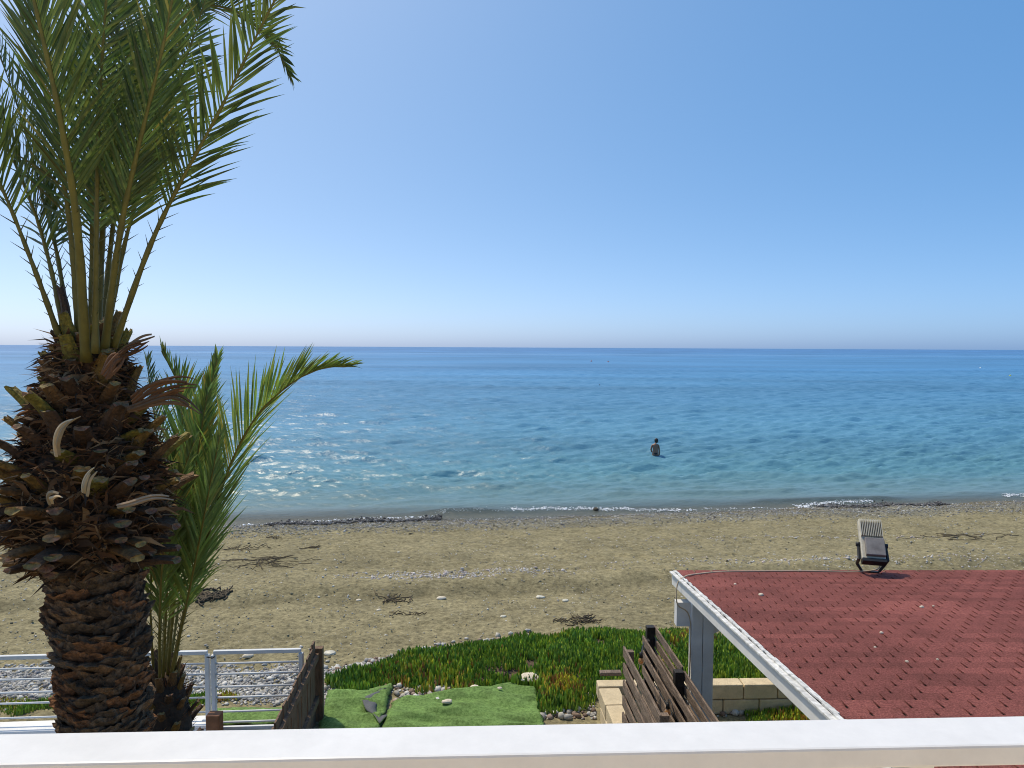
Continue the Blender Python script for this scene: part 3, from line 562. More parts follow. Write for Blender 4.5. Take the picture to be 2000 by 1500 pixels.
for i in range(60):
    v0 = RL * i / 60; mb.box(K(-.012 + random.uniform(-.008, .006), v0 + RL / 120, -.003), (.03 + random.uniform(-.008, .01), RL / 60, .012 + random.uniform(0, .006)), KR, KF, KN)
part('flashing', mb, 'worn', kiosk)
mb = MB(); mb.bar(K(-.05, -.02, -.11), K(RW, -.02, -.11), .03, .13, KN); part('fascia', mb, 'whitepaint', kiosk)
pp = P(1368, 1300, 8.55)
for (dx, dy) in ((0, 0), (4.6, .06), (.05, -4.3), (4.65, -4.25)):
    q = Vector((pp.x + dx, pp.y + dy, 0)); zz = KC.z - .14 + (.095 * -dy) ; h = zz - 1.3
    part('post', MB().box(q + Vector((-.066, 0, 1.3 + h / 2)), (.13, .15, h)), 'whitepaint', kiosk, bevel=.005)
    part('post', MB().box(q + Vector((.072, 0, 1.3 + h / 2)), (.13, .14, h - .002)), 'whitepaint', kiosk, bevel=.005)
mb = MB(); q = Vector((pp.x + .14, pp.y, KC.z - .16)); v = []
for yy in (-.03, .03): v += [q + Vector((0, yy, 0)), q + Vector((.62, yy, 0)), q + Vector((.62, yy, -.07)), q + Vector((.15, yy, -.42)), q + Vector((0, yy, -.5))]
mb.add(v, [(0, 1, 2, 3, 4), (9, 8, 7, 6, 5)] + [(i, i + 5, (i + 1) % 5 + 5, (i + 1) % 5) for i in range(5)]); part('bracket', mb, 'whitepaint', kiosk)
b0 = P(1320, 1198, 8.6); part('beam', MB().bar((b0.x, b0.y + .02, b0.z), (b0.x + 5.2, b0.y + .1, b0.z), .12, .3), 'whitepaint', kiosk, bevel=.005)
# stones on the roof
RP = ((.62, 1.25, .032, 'largest pale pebble near the far left corner of the red roof'), (.5, .75, .018, 'small pebble left of the largest one near the far roof corner'), (2.1, 1.75, .024, 'larger of two pebbles side by side in the middle of the red roof'), (2.25, 1.7, .015, 'smaller of two pebbles side by side in the middle of the red roof'),
      (1.22, 2.6, .018, 'pebble alone left of the middle of the red roof'), (.95, 3.0, .013, 'tiny pebble near the white roof edge halfway down'), (1.02, 3.35, .015, 'pebble near the white roof edge towards the balcony'), (1.3, 3.3, .012, 'tiny pebble beside a shingle slot on the lower left roof'),
      (2.35, 3.25, .024, 'flat elongated pale stone on the lower middle roof'), (3.15, 2.8, .015, 'rightmost pale pebble on the red roof'), (1.9, 3.9, .012, 'pebble nearest the balcony rail on the red roof'))
for i, (u, v, sz, lb) in enumerate(RP):
    p = K(u, v, .004); r = rock('roof_pebble', 0, 0, (sz, sz * .8), lb, 0, 'pale', 'pebble', 40 + i, .6, 'loose pebbles on the red roof'); r.location = p + Vector((0, 0, sz * .3))
# floodlight
lp = K(2.42, .12, .01); root = empty('floodlight', lp, 'old finned floodlight on a bent bracket at the far roof edge', 'floodlight')
tl = RAD(40); la = RAD(-16); LX = Vector((math.cos(la), math.sin(la), 0)); LY = Vector((-LX.y, LX.x, 0)); LZ = Vector((0, 0, 1)) * math.cos(tl) + LY * math.sin(tl); LB = LZ.cross(LX)
LC = lp + Vector((0, 0, .4))
part('housing', MB().box(LC, (.27, .09, .54), LX, LB, LZ), 'lamp', root, bevel=.012)
part('gear_box', MB().box(LC - LZ * .12 - LB * .075 + LX * .02, (.22, .06, .23), LX, LB, LZ), 'lampdark', root, bevel=.008)
for i in range(13): part('fin', MB().box(LC + LX * (-.12 + i * .02) + LZ * .14 - LB * .07, (.007, .045, .23), LX, LB, LZ), 'lamp', root)
part('lens', MB().box(LC + LB * .053, (.24, .012, .48), LX, LB, LZ), 'lampdark', root)
part('lower_visor', MB().box(LC - LZ * .29 - LB * .02, (.27, .12, .04), LX, LB, LZ), 'black', root)
for s in (-1, 1):
    part('bracket_arm', MB().tube([LC + LX * (s * .155) - LZ * .06, LC + LX * (s * .16) - LZ * .25, lp + LX * (s * .155) + Vector((0, 0, .1)), lp + LX * (s * .1) + Vector((0, 0, .012))], [.02, .022, .02, .017], 6, ref=Vector((0, 1, 0.01))), 'black', root)
    part('knob', MB().tube([LC + LX * (s * .13) - LZ * .06, LC + LX * (s * .18) - LZ * .06], .03, 10), 'black', root, True)
part('bracket_foot', MB().bar(lp + LX * -.1 + Vector((0, 0, .01)), lp + LX * .1 + Vector((0, 0, .01)), .045, .012), 'black', root)
mb = MB(); pts = [lp + Vector((.12, -.02, .1)), lp + Vector((.05, -.03, .04))] + [K(u, v, .012) for u, v in ((2.2, .1), (1.6, .06), (1.0, .07), (.55, .1), (.22, .22), (.02, .36))] + [K(-.09, .42, -.06), K(-.1, .44, -.3), Vector((pp.x - .15, pp.y - .05, 3.0)), Vector((pp.x - .15, pp.y - .06, 2.2)), Vector((pp.x - .15, pp.y - .05, 1.32))]
mb.tube(catmull(pts, 70), .0085, 6); tag(part('power_cable', mb, 'cable', None, True), 'beige cable along the far roof edge and down the post', 'cable')

# ------------------------------------------------------------------ palms
def leaflet(mb_v, p, d, nrm, l, wd, droop, col, side):
    """folded blade, 5 stations"""
    W = d.cross(nrm).normalized(); v = []; N = 5; q = p.copy(); dd = d.copy()
    for i in range(N):
        t = i / (N - 1); ww = wd * (.45 + 1.1 * t if t < .4 else .89 * (1 - ((t - .4) / .6) ** 1.6) + .02) * .5
        v += [q - W * ww + nrm * ww * .55, q, q + W * ww + nrm * ww * .55]
        dd = (dd + Vector((0, 0, -1)) * droop * t).normalized(); q = q + dd * (l / (N - 1))
    f = []
    for i in range(N - 1):
        a = i * 3; f += [(a, a + 1, a + 4, a + 3), (a + 1, a + 2, a + 5, a + 4)]
    mb_v.add(v, f, col)
def frond(root, pts, lmax, n, w0=.05, start=.3, lift=.35, spread=.9, droop=.05, sing=False, tint=1., wd=.024, yel=1., base_n=None):
    cv = catmull(pts, 40); N = len(cv); mb = MB(); gr = (.55 * yel, .75, .9)
    rad = [w0 * .8 * (1 - .93 * (i / (N - 1)) ** .6) * .5 + .002 + .002 * math.sin(i * 1.7 + w0 * 90) for i in range(N)]; mb.tube(cv, rad, 7, .75, ref=Vector((0, 1, .15)))
    for i in range(len(mb.c)): t = (i // 7) / N; mb.c[i] = (.72 + .25 * yel * min(1, t * 2.2), .7 + .22 * yel * min(1, t * 2.2), .75)
    def at(t): x = t * (N - 1); j = min(int(x), N - 2); return cv[j].lerp(cv[j + 1], x - j), (cv[min(j + 2, N - 1)] - cv[max(j - 1, 0)]).normalized()
    out = []
    for k in range(16):                                                   # spines on the bare stalk
        t = .06 + (start - .06) * k / 16; p, T = at(t); s = 1 if k % 2 else -1; S = T.cross(Vector((0, 1, .2))).normalized()
        d = (T * .75 + S * s * .6 + Vector((0, random.uniform(-.4, .4), 0))).normalized(); q = MB(); mb.tube([p, p + d * (.05 + .09 * k / 16)], [.005, .0008], 4, col=(.5, .6, .6))
    fr = part('frond', mb, 'rachis', root, True)
    lv = MB()
    for k in range(n):
        t = start + (1 - start) * (k + .5) / n; p, T = at(min(t, .995)); u = (t - start) / (1 - start)
        Zp = Vector((0, 0, 1)) - T * T.z; B = base_n or Vector((0, 1, 0)); Nm = (Zp * 1.0 + (B - T * B.dot(T)) * .35).normalized(); S = T.cross(Nm).normalized()
        L_ = lmax * (.5 + .5 * math.sin(math.pi * min(1, u * 1.1 + .15))) * (1 - .55 * u ** 3)
        for s in (-1, 1):
            fan = spread * (1 - .45 * u) * random.uniform(.72, 1.22)
            d = (T * math.cos(fan) + S * (s * math.sin(fan)) + Nm * (lift * random.uniform(.2, 1.5))).normalized(); nr = (Nm - d * Nm.dot(d)).normalized()
            nr = (nr + S * (s * random.uniform(-.6, .2))).normalized(); nr = (nr - d * nr.dot(d)).normalized()
            g = tint * random.uniform(.65, 1.35); col = (g * random.uniform(.85, 1.2), g, g * random.uniform(.8, 1.3))
            if random.random() < .05: col = (g * 1.9, g * 1.15, g * 1.1)
            dr = droop * random.uniform(.3, 2) + (.25 if random.random() < .06 else 0)
            q = lv if not sing else MB(); leaflet(q, p, d, nr, L_ * random.uniform(.78, 1.12), wd * random.uniform(.75, 1.2), dr, col, s)
            if sing: part('leaflet', q, 'leaf', fr, True)
    if not sing: o = part('leaflets', lv, 'leaf', fr, True); o['kind'] = 'stuff'
    return fr
PD = 5.0
def PP(l): return [P(*q) for q in l]
base = P(205, 1440, PD); palm = empty('palm_tree', (base.x, base.y, 1.3), 'large date palm with a shaggy trunk head rising past the balcony', 'palm tree')
# trunk profile: y px, centre px, half width px
prof = [(1115, 187, 72), (1080, 182, 90), (1040, 178, 116), (1000, 176, 124), (950, 175, 116), (900, 175, 106), (850, 174, 84), (800, 174, 68), (750, 173, 56), (700, 172, 44), (660, 172, 34)]
rings = [(base.x + .02, 1.25, .42), (base.x + .01, 1.8, .34), (base.x, 2.8, .30)]
for py, cx, hw in [(1440, 205, 67), (1300, 200, 67), (1200, 190, 72)] + prof:
    q = P(cx, py, PD); rings.append((q.x, q.z, hw * PD / FPX))
def trunk_at(z):
    zs = [r[1] for r in rings]; return np.interp(z, zs, [r[0] for r in rings]), np.interp(z, zs, [r[2] for r in rings])
mb = MB(); zz = np.linspace(1.25, rings[-1][1], 70); v = []; n = 40
for z in zz:
    cx, r = trunk_at(z)
    for k in range(n): a = 2 * math.pi * k / n; rr = r * (.94 + .1 * float(vnoise(k * .9, z * 9, 9))); v.append((cx + math.cos(a) * rr, base.y + math.sin(a) * rr, z))
f = [(i * n + k, i * n + (k + 1) % n, (i + 1) * n + (k + 1) % n, (i + 1) * n + k) for i in range(69) for k in range(n)] + [tuple(69 * n + k for k in range(n))]
mb.add(v, f); part('trunk', mb, 'trunk', palm, True)
def scar_mesh(seed):
    r = random.Random(seed); v = []; f = []; c = []; nu, nv = 9, 4         # local: x width, y out, z up; a ragged shelf, thick at the lip
    g = r.choice([(1, 1, 1), (.75, .74, .74), (.6, .56, .54), (1.3, 1.1, .9), (1.35, .95, .7)])
    lip = [r.uniform(.75, 1.25) for _ in range(nu + 1)]
    for j in range(nv + 1):
        for i in range(nu + 1):
            u = i / nu * 2 - 1; t = j / nv; wz = max(0, 1 - abs(u) ** 2.2)
            z = (t - .6) * (.03 + .06 * wz) + .014 * math.sin(2.6 * u + seed); y = (.012 + .062 * wz * t ** .7) * (lip[i] if t > .6 else 1) + r.uniform(-.005, .005)
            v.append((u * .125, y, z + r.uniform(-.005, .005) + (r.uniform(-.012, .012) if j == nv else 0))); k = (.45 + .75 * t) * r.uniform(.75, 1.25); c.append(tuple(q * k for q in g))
    f = [(j * (nu + 1) + i, j * (nu + 1) + i + 1, (j + 1) * (nu + 1) + i + 1, (j + 1) * (nu + 1) + i) for j in range(nv) for i in range(nu)]
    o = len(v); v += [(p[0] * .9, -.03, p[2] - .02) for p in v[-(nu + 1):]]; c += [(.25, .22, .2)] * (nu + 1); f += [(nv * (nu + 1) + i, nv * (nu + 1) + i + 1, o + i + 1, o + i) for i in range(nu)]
    return mesh_data('leaf_scar', v, f, MT['scar'], False, c)
SC = [scar_mesh(i) for i in range(9)]; pl = rootloc(palm)
zlo, zhi = P(200, 1470, PD).z, P(185, 1085, PD).z; rows = 22
for r_ in range(rows):
    z = zlo + (zhi - zlo) * r_ / (rows - 1); cx, rad = trunk_at(z); cnt = 13
    for k in range(cnt):
        a = 2 * math.pi * (k + .5 * (r_ % 2) + random.uniform(-.12, .12)) / cnt; z2 = z + random.uniform(-.02, .02) + .02 * math.sin(a * 2 + r_)
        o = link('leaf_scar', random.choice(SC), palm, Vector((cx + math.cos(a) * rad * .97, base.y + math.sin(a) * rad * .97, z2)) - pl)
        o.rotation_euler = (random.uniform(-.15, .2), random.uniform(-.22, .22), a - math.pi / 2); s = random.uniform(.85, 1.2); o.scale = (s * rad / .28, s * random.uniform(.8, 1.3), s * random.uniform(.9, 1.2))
# cut leaf bases on the swollen head
def stub_mesh(seed, green):
    r = random.Random(seed); v = []; c = []; st = [(0, .085, .045), (.06, .07, .04), (.13, .056, .033), (.2, .048, .028)]; ln = r.uniform(.85, 1.15); bend = r.uniform(.02, .06)
    colr = {2: (.2, .17, .03), 1: (.2, .12, .028), 0: (.075, .042, .024), 3: (.15, .082, .032)}[green]
    for i, (z, wx, wy) in enumerate(st):
        for k in range(10):
            a = 2 * math.pi * k / 10; e = 1 + r.uniform(-.06, .06); v.append((math.cos(a) * wx * e, math.sin(a) * wy * e * (.6 if math.sin(a) > 0 else 1.1) - bend * (z / .2) ** 2, z * ln + (r.uniform(-.012, .012) if i == 3 else 0)))
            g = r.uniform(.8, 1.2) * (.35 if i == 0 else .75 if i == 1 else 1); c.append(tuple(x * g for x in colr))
    f = [(i * 10 + k, i * 10 + (k + 1) % 10, (i + 1) * 10 + (k + 1) % 10, (i + 1) * 10 + k) for i in range(3) for k in range(10)]
    o = len(v); v += [v[30 + k] for k in range(10)] + [(0, -bend, .192 * ln)]; cut = (.3, .2, .09) if green else (.2, .12, .07); c += [tuple(x * r.uniform(.7, 1.2) for x in cut) for _ in range(11)]
    f += [(o + k, o + (k + 1) % 10, o + 10) for k in range(10)]
    return mesh_data('leaf_stub', v, f, MT['stub'], False, c)
ST = {g: [stub_mesh(g * 10 + i, g) for i in range(4)] for g in range(4)}
z0, z1 = P(180, 1095, PD).z, P(172, 668, PD).z; NS = 178
for i in range(NS):
    t = i / (NS - 1); z = z0 + (z1 - z0) * t ** 1.02 + random.uniform(-.03, .03); a = i * 2.39996 + random.uniform(-.25, .25); cx, rad = trunk_at(z)
    if random.random() < .05: continue
    rd = Vector((math.cos(a), math.sin(a), 0)); tilt = np.interp(t, [0, .12, .3, .6, 1], [1.25, 1.35, 1.0, .55, .16]) + random.uniform(-.28, .22)
    Zl = (rd * math.sin(tilt) + Vector((0, 0, 1)) * math.cos(tilt)).normalized(); Xl = Vector((-rd.y, rd.x, 0)); Yl = Zl.cross(Xl)
    R = Matrix((Xl, Yl, Zl)).transposed().to_4x4(); g = random.choice([0, 0, 3, 3, 0]) if t < .26 else random.choice([1, 1, 3, 2, 0]) if t < .5 else random.choice([2, 1, 1, 3, 0, 2])
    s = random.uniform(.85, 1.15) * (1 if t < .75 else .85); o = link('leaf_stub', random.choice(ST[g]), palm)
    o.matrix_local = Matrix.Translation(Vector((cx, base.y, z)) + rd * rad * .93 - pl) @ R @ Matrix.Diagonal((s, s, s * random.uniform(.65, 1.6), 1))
mb = MB()
for i in range(5200):                                                       # shaggy fibres between the stubs
    t = random.random() ** 1.15; z = z0 - .05 + (z1 - z0 + .02) * t; a = random.random() * 6.28; cx, rad = trunk_at(z); rd = Vector((math.cos(a), math.sin(a), 0)); tg = Vector((-rd.y, rd.x, 0))
    p = Vector((cx, base.y, z)) + rd * rad * random.uniform(.95, 1.1); d = (rd * random.uniform(.1, .8) + tg * random.gauss(0, .8) + Vector((0, 0, random.uniform(-.2, .9)))).normalized()
    l = random.uniform(.07, .26); wd = random.uniform(.003, .012) if i % 9 else random.uniform(.014, .03); q = p + d * l * .5; e = q + (d + Vector((0, 0, -.6)) + tg * random.gauss(0, .3)).normalized() * l * .5; W = d.cross(rd).normalized() * wd
    g = random.choice([(.05, .028, .015), (.1, .05, .024), (.03, .019, .012), (.15, .08, .036), (.24, .16, .09), (.08, .04, .02)]); mb.add([p - W, p + W, q + W * .8, q - W * .8, e], [(0, 1, 2, 3), (3, 2, 4)], g)
o = part('fibre', mb, 'fibre', palm); o['kind'] = 'stuff'
def dry(pts, wpx, col, label=None):
    """a split dry leaf base: several strips side by side that part towards the tip"""
    cv = catmull(PP(pts), 14); mb = MB(); ns = max(2, int(wpx / 5)); full = wpx * PD / FPX
    for q in range(ns):
        v = []; end = random.uniform(.7, 1.0); ph = random.random() * 6; off0 = (q + .5) / ns - .5; kk = random.uniform(.65, 1.3); cc_ = [x * kk for x in col]
        for i in range(15):
            t = i / 14 * end; x = t * 14; j = min(int(x), 13); p = cv[j].lerp(cv[j + 1], x - j); T = (cv[j + 1] - cv[j]).normalized(); W = T.cross(Vector((0, -1, .1))).normalized()
            env = math.sin(math.pi * min(1, .3 + t * .6)); p = p + W * (off0 * full * env * (1 + .35 * t * t)) + Vector((0, -.012 * math.cos(off0 * 3) - .02 * (q % 2) * t, .008 * math.sin(ph + t * 7)))
            hw = full / ns * .62 * env * (1 - .8 * t ** 4) + .001; v += [p - W * hw + Vector((0, .006, 0)), p + Vector((0, -.004, 0)), p + W * hw + Vector((0, .006, 0))]
        mb.add(v, [w_ for i in range(14) for w_ in ((i * 3, i * 3 + 1, i * 3 + 4, i * 3 + 3), (i * 3 + 1, i * 3 + 2, i * 3 + 5, i * 3 + 4))], tuple(cc_))
    o = part('dry_sheath', mb, 'fibre', palm, False, label=label); md = o.modifiers.new('s', 'SOLIDIFY'); md.thickness = .004
dk = (.14, .068, .03); tn = (.38, .3, .2)
dry([(262, 790, 4.75), (300, 765, 4.72), (345, 752, 4.7), (388, 752, 4.72)], 36, dk, 'broad curled brown sheath sticking out to the right')
dry([(250, 800, 4.72), (320, 778, 4.7), (360, 785, 4.72), (398, 812, 4.74)], 18, (.15, .09, .05)); dry([(225, 700, 4.8), (255, 685, 4.78), (298, 664, 4.78)], 20, dk); dry([(232, 690, 4.82), (262, 668, 4.8), (290, 658, 4.8), (325, 653, 4.8)], 8, (.2, .14, .09))
dry([(113, 890, 4.45), (112, 860, 4.4), (128, 828, 4.38), (166, 812, 4.38)], 13, tn, 'thin bleached curl on the trunk head'); dry([(166, 965, 4.38), (170, 940, 4.33), (192, 910, 4.32)], 15, (.55, .48, .36)); dry([(100, 985, 4.4), (98, 970, 4.36), (112, 965, 4.36), (130, 972, 4.36)], 12, tn)
dry([(20, 1042, 4.7), (30, 1060, 4.68), (35, 1100, 4.7)], 9, (.09, .05, .03)); dry([(60, 800, 4.8), (40, 815, 4.8), (20, 828, 4.85)], 10, dk)
dry([(205, 735, 4.62), (225, 705, 4.6), (245, 690, 4.62)], 26, (.14, .075, .045)); dry([(230, 990, 4.34), (290, 972, 4.4), (355, 976, 4.5)], 9, (.25, .18, .12))
# fronds: x px, y px, distance
FR_ = [
    ([(168, 705, 4.75), (150, 440, 4.45), (117, 230, 4.25), (66, 0, 4.1), (10, -230, 4.0)], .62, 74, .1, .3, dict(sing=True, yel=1.5, lift=.2, spread=.62)),
    ([(218, 690, 4.9), (285, 500, 4.8), (345, 370, 4.75), (432, 210, 4.7), (537, 0, 4.65), (640, -170, 4.6)], .5, 66, .062, .34, dict(sing=True, yel=1.3, lift=.12, spread=.72)),
    ([(203, 690, 4.85), (232, 470, 4.65), (265, 310, 4.55), (318, 90, 4.45), (370, -180, 4.4)], .56, 76, .08, .27, dict(yel=1.2, lift=.2, spread=.62)),
    ([(185, 680, 5.2), (190, 380, 5.6), (235, 140, 6.0), (330, 25, 6.2), (440, 15, 6.3), (525, 75, 6.35), (568, 150, 6.4)], .5, 80, .07, .3, dict(droop=.12, wd=.022)),
    ([(118, 665, 4.85), (65, 520, 4.7), (0, 360, 4.6), (-90, 190, 4.5), (-200, 50, 4.4)], .55, 60, .058, .4, {}),
    ([(128, 668, 4.95), (98, 520, 5.0), (62, 400, 5.0), (0, 260, 5.0), (-90, 90, 5.0)], .55, 64, .055, .3, {}),
    ([(138, 672, 5.05), (112, 500, 5.2), (82, 380, 5.3), (35, 210, 5.35), (-40, 0, 5.4)], .58, 68, .055, .28, {}),
    ([(176, 680, 5.0), (180, 440, 5.1), (176, 240, 5.2), (168, 0, 5.3), (150, -200, 5.4)], .6, 80, .06, .22, {}),
    ([(190, 680, 5.1), (202, 420, 5.25), (216, 210, 5.35), (236, 0, 5.45), (270, -200, 5.5)], .6, 80, .075, .24, {}),
    ([(155, 675, 4.9), (138, 460, 4.85), (108, 260, 4.8), (50, 60, 4.75), (-10, -150, 4.7)], .6, 74, .07, .26, {}),
    ([(200, 672, 5.25), (222, 430, 5.5), (258, 230, 5.65), (305, 40, 5.8), (360, -120, 5.9)], .58, 76, .06, .27, {}),
    ([(186, 690, 4.7), (188, 480, 4.6), (192, 260, 4.5), (205, 30, 4.4), (225, -190, 4.3)], .58, 76, .065, .28, dict(yel=.9)),
    ([(196, 676, 5.3), (225, 420, 5.8), (290, 180, 6.1), (380, 20, 6.3), (470, -60, 6.4)], .5, 70, .055, .34, {}),
    ([(205, 676, 5.05), (245, 470, 5.1), (300, 290, 5.15), (365, 110, 5.2), (420, -60, 5.2)], .5, 66, .055, .36, {}),
]
for pts, lm, nn, w0, st, kw in FR_: frond(palm, PP(pts), lm, nn, w0, st, **kw)
# young palm behind
YD = 6.0; q = P(325, 1330, YD); young = empty('young_palm', (q.x, q.y, 1.3), 'small young palm with arching green fronds behind the big trunk', 'palm tree')
mb = MB(); mb.tube([(q.x + .02, q.y, 1.28), (q.x, q.y, 2.6), (q.x, q.y, q.z - .3), (q.x, q.y, q.z - .1), (q.x, q.y, q.z + .06)], [.26, .22, .19, .15, .09], 16); part('trunk', mb, 'trunk', young, True)
for i in range(44):
    t = i / 43; a = i * 2.39996; z = q.z - .75 + .8 * t; r = np.interp(t, [0, .5, 1], [.2, .17, .09]); rd = Vector((math.cos(a), math.sin(a), 0)); tilt = .75 - .6 * t + random.uniform(-.1, .1)
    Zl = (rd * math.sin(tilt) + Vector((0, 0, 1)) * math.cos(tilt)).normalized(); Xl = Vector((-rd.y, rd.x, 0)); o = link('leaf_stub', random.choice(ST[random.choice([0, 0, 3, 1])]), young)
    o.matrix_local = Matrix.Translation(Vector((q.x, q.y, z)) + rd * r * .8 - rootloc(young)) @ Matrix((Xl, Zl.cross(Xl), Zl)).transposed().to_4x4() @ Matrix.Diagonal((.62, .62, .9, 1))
mb = MB()
for i in range(500):
    a = random.random() * 6.28; z = q.z - .8 + random.random() * .85; rd = Vector((math.cos(a), math.sin(a), 0)); p = Vector((q.x, q.y, z)) + rd * np.interp(z, [q.z - .8, q.z], [.21, .1]); d = (rd * .5 + Vector((random.gauss(0, .4), random.gauss(0, .4), random.uniform(.2, 1)))).normalized(); W = d.cross(rd).normalized() * .006; l = random.uniform(.06, .2)
    mb.add([p - W, p + W, p + d * l], [(0, 1, 2)], random.choice([(.09, .04, .022), (.05, .025, .016), (.15, .08, .045)]))
o = part('fibre', mb, 'fibre', young); o['kind'] = 'stuff'
YF = [
    ([(332, 1335, 6.0), (362, 1190, 5.95), (405, 1050, 5.9), (445, 920, 5.85), (500, 815, 5.8), (570, 748, 5.75), (630, 720, 5.75), (680, 716, 5.75)], .62, 92, .05, .2, dict(sing=True, lift=.3, spread=.5, droop=.02, tint=1.85)),
    ([(322, 1335, 6.05), (338, 1150, 6.15), (368, 960, 6.2), (398, 810, 6.2), (425, 700, 6.2)], .58, 80, .045, .24, dict(spread=.5, tint=1.9)),
    ([(316, 1335, 6.1), (328, 1120, 6.3), (352, 920, 6.4), (352, 770, 6.4), (315, 685, 6.4)], .58, 80, .045, .26, dict(spread=.55, tint=1.9)),
    ([(300, 1325, 5.95), (294, 1180, 5.85), (300, 1060, 5.8), (318, 960, 5.75), (345, 880, 5.72)], .42, 44, .03, .32, dict(spread=.6)),
    ([(310, 1330, 6.15), (316, 1060, 6.5), (305, 850, 6.7), (285, 700, 6.8)], .55, 70, .04, .28, {}),
    ([(326, 1335, 6.0), (345, 1130, 5.9), (372, 980, 5.85), (392, 850, 5.85), (405, 770, 5.85)], .5, 64, .04, .3, dict(spread=.5, tint=1.5)),
    ([(318, 1335, 5.95), (325, 1180, 5.8), (332, 1060, 5.7), (335, 960, 5.7)], .45, 50, .035, .25, {}),
    ([(312, 1335, 5.9), (312, 1200, 5.75), (320, 1080, 5.6), (345, 960, 5.5), (380, 860, 5.5)], .5, 60, .035, .22, dict(spread=.55, tint=1.2)),
    ([(330, 1335, 5.95), (360, 1200, 5.8), (385, 1080, 5.7), (408, 960, 5.65), (430, 850, 5.65)], .5, 64, .035, .26, dict(spread=.5, tint=1.6)),
    ([(328, 1335, 6.1), (352, 1170, 6.3), (392, 1010, 6.4), (432, 890, 6.5)], .5, 56, .035, .3, {}),
]
for pts, lm, nn, w0, st, kw in YF: frond(young, PP(pts), lm, nn, w0, st, wd=.024, **kw)

# ------------------------------------------------------------------ bathers and buoys
wp = PZ(1280, 892, 0); root = empty('person', (wp.x, wp.y, -.74), 'person in a dark swimsuit wading thigh deep in the sea, seen from behind', 'person')
def skin_obj(name, verts, edges, radii, material, parent):
    me = bpy.data.meshes.new(name); me.from_pydata(verts, edges, []); me.materials.append(MT[material]); o = link(name, me, parent)
    sk = o.modifiers.new('skin', 'SKIN'); sk.use_smooth_shade = True
    for i, r in enumerate(radii): me.skin_vertices[0].data[i].radius = r if isinstance(r, tuple) else (r, r)
    me.skin_vertices[0].data[0].use_root = True; s = o.modifiers.new('sub', 'SUBSURF'); s.levels = s.render_levels = 2; return o
bv = [(0, 0, .95), (0, .02, 1.12), (.0, .03, 1.3), (.0, .05, 1.42), (.03, .07, 1.5), (.05, .1, 1.56), (.06, .12, 1.66), (.055, .12, 1.74),
      (-.17, .04, 1.4), (-.23, .04, 1.16), (-.17, .2, 1.0), (-.12, .27, .98), (.17, .06, 1.4), (.21, .05, 1.14), (.23, .08, .9), (.23, .1, .8),
      (-.1, 0, .88), (-.11, .01, .5), (-.11, -.01, .1), (-.11, .1, .03), (.1, 0, .88), (.12, .03, .5), (.12, .0, .1), (.12, .1, .03)]
be = [(0, 1), (1, 2), (2, 3), (3, 4), (4, 5), (5, 6), (6, 7), (3, 8), (8, 9), (9, 10), (10, 11), (3, 12), (12, 13), (13, 14), (14, 15), (0, 16), (16, 17), (17, 18), (18, 19), (0, 20), (20, 21), (21, 22), (22, 23)]
br = [(.17, .13), (.145, .11), (.16, .12), (.12, .09), .055, .07, .09, .06, .06, .045, .036, .03, .06, .045, .036, .03, .1, .065, .045, .035, .1, .065, .045, .035]
skin_obj('body', bv, be, br, 'skin', root)
skin_obj('swim_bottoms', [(0, 0, .98), (0, 0, 1.09), (-.09, 0, .86), (.09, 0, .86)], [(0, 1), (0, 2), (0, 3)], [(.27, .22), (.24, .19), .17, .17], 'suit', root)
skin_obj('bikini_strap', [(-.0, .03, 1.27), (0, .03, 1.3)], [(0, 1)], [(.172, .132), (.172, .132)], 'suit', root)
root.scale = (1.08, 1.1, 1.0)
hp = Vector((wp.x, wp.y, -.74)); part('hair', MB().tube([hp + Vector((.06, .1, z)) for z in (1.53, 1.57, 1.62, 1.68, 1.74, 1.785, 1.805)], [.05, .078, .098, .105, .094, .06, .02], 14, ref=Vector((0, 1, .1))), 'hair', root, True)
s = PZ(1171, 752, 0); root = empty('swimmer', (s.x, s.y, -.3), 'far off swimmer showing only a dark head above the water', 'person')
skin_obj('body', [(0, 0, -.3), (0, 0, .1), (0, 0, .25), (0, 0, .42), (-.25, 0, .0), (.25, 0, .0)], [(0, 1), (1, 2), (2, 3), (1, 4), (1, 5)], [.2, .18, .08, .12, .09, .09], 'hair', root)
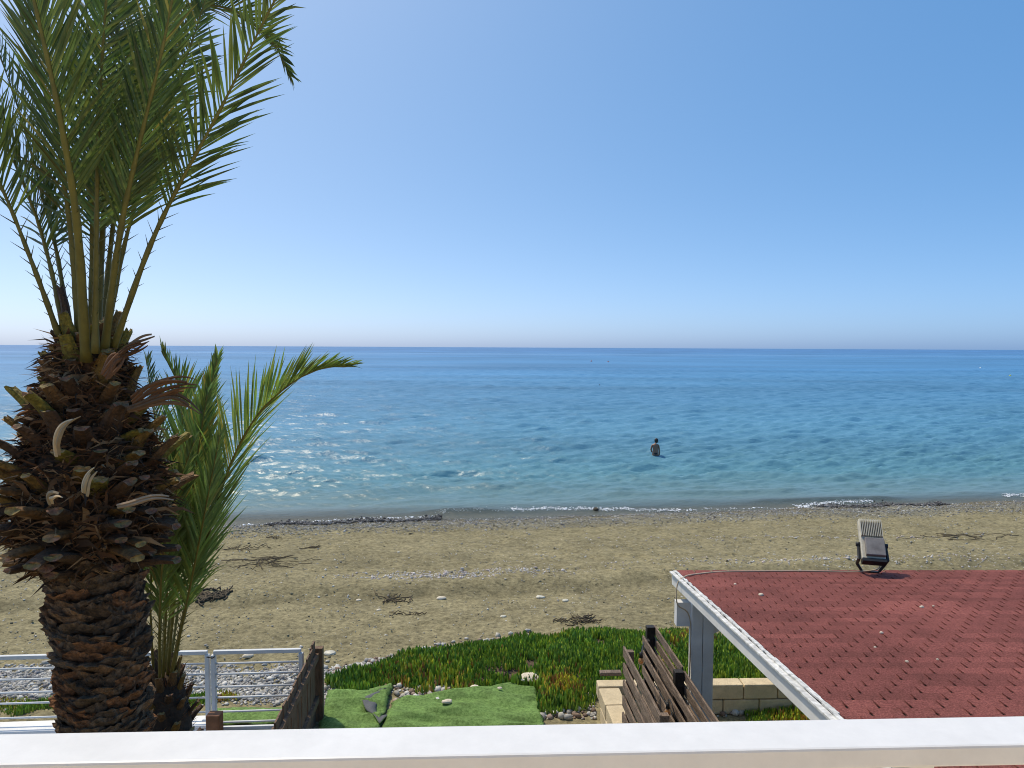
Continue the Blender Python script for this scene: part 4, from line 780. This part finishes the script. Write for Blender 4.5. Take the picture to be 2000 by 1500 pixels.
for px, py, r, mm, lb in ((1973, 734, .22, 'yellow', 'yellow round buoy floating near the right edge of the sea'), (1915, 719, .3, 'foam', 'white buoy far out left of the yellow buoy'), (1155, 706, .42, 'orange', 'small reddish buoy far out above the swimmer'), (1188, 707, .36, 'orange', 'rightmost of the two small reddish buoys above the swimmer')):
    p = PZ(px, py, 0); mb = MB(); mb.tube([p + Vector((0, 0, z * r)) for z in (-.9, -.6, 0, .5, .85, 1.1, 1.3)], [r * k for k in (.4, .8, 1, .86, .5, .14, .12)], 14, ref=Vector((0, 1, .1))); tag(part('buoy', mb, mm, None, True), lb, 'buoy')

# ------------------------------------------------------------------ balcony
zt = 6.3 - .6
a = PZ(-400, 1439, zt); c = PZ(2400, 1390, zt); D = (c - a); D.z = 0; D.normalize(); Nn = Vector((-D.y, D.x, 0)); H = Vector((0, 0, 1))
rail = empty('balcony_railing', ((a.x + c.x) / 2, (a.y + c.y) / 2, 4.7), 'wide white balcony handrail across the foreground', 'railing')
mb = MB(); mb.box((a + c) / 2 - Nn * .0425 - H * .0165, ((c - a).length + 1.6, .085, .033), D, Nn); part('top_rail', mb, 'white', rail, bevel=.004)
pr = PZ(1808, 1494, zt - .034)
for off in (-1.3, 0, ):
    q = Vector((pr.x, pr.y, 0)) + D * off + Nn * .03; part('post', MB().box(q + H * (4.7 + (zt - .034 - 4.7) / 2), (.042, .042, zt - .034 - 4.7), D, Nn), 'white', rail, bevel=.003)
mb = MB(); mb.box((a + c) / 2 - Nn * .04 + H * (4.82 - zt), ((c - a).length, .04, .04), D, Nn); part('lower_rail', mb, 'white', rail)
mid = (a + c) / 2; mb = MB(); mb.box(Vector((mid.x, mid.y, 0)) - Nn * 1.4 + H * 4.6, (9, 3.0, .2), D, Nn); o = part('balcony_floor', mb, 'tile'); o['kind'] = 'structure'; o['label'] = 'beige tiled balcony floor'
mb = MB(); mb.box(Vector((mid.x, mid.y, 0)) - Nn * 3.05 + H * 4.6, (9, .25, 6.6), D, Nn); o = part('house_wall', mb, 'cream'); tag(o, 'cream plaster house wall behind the balcony', 'wall')
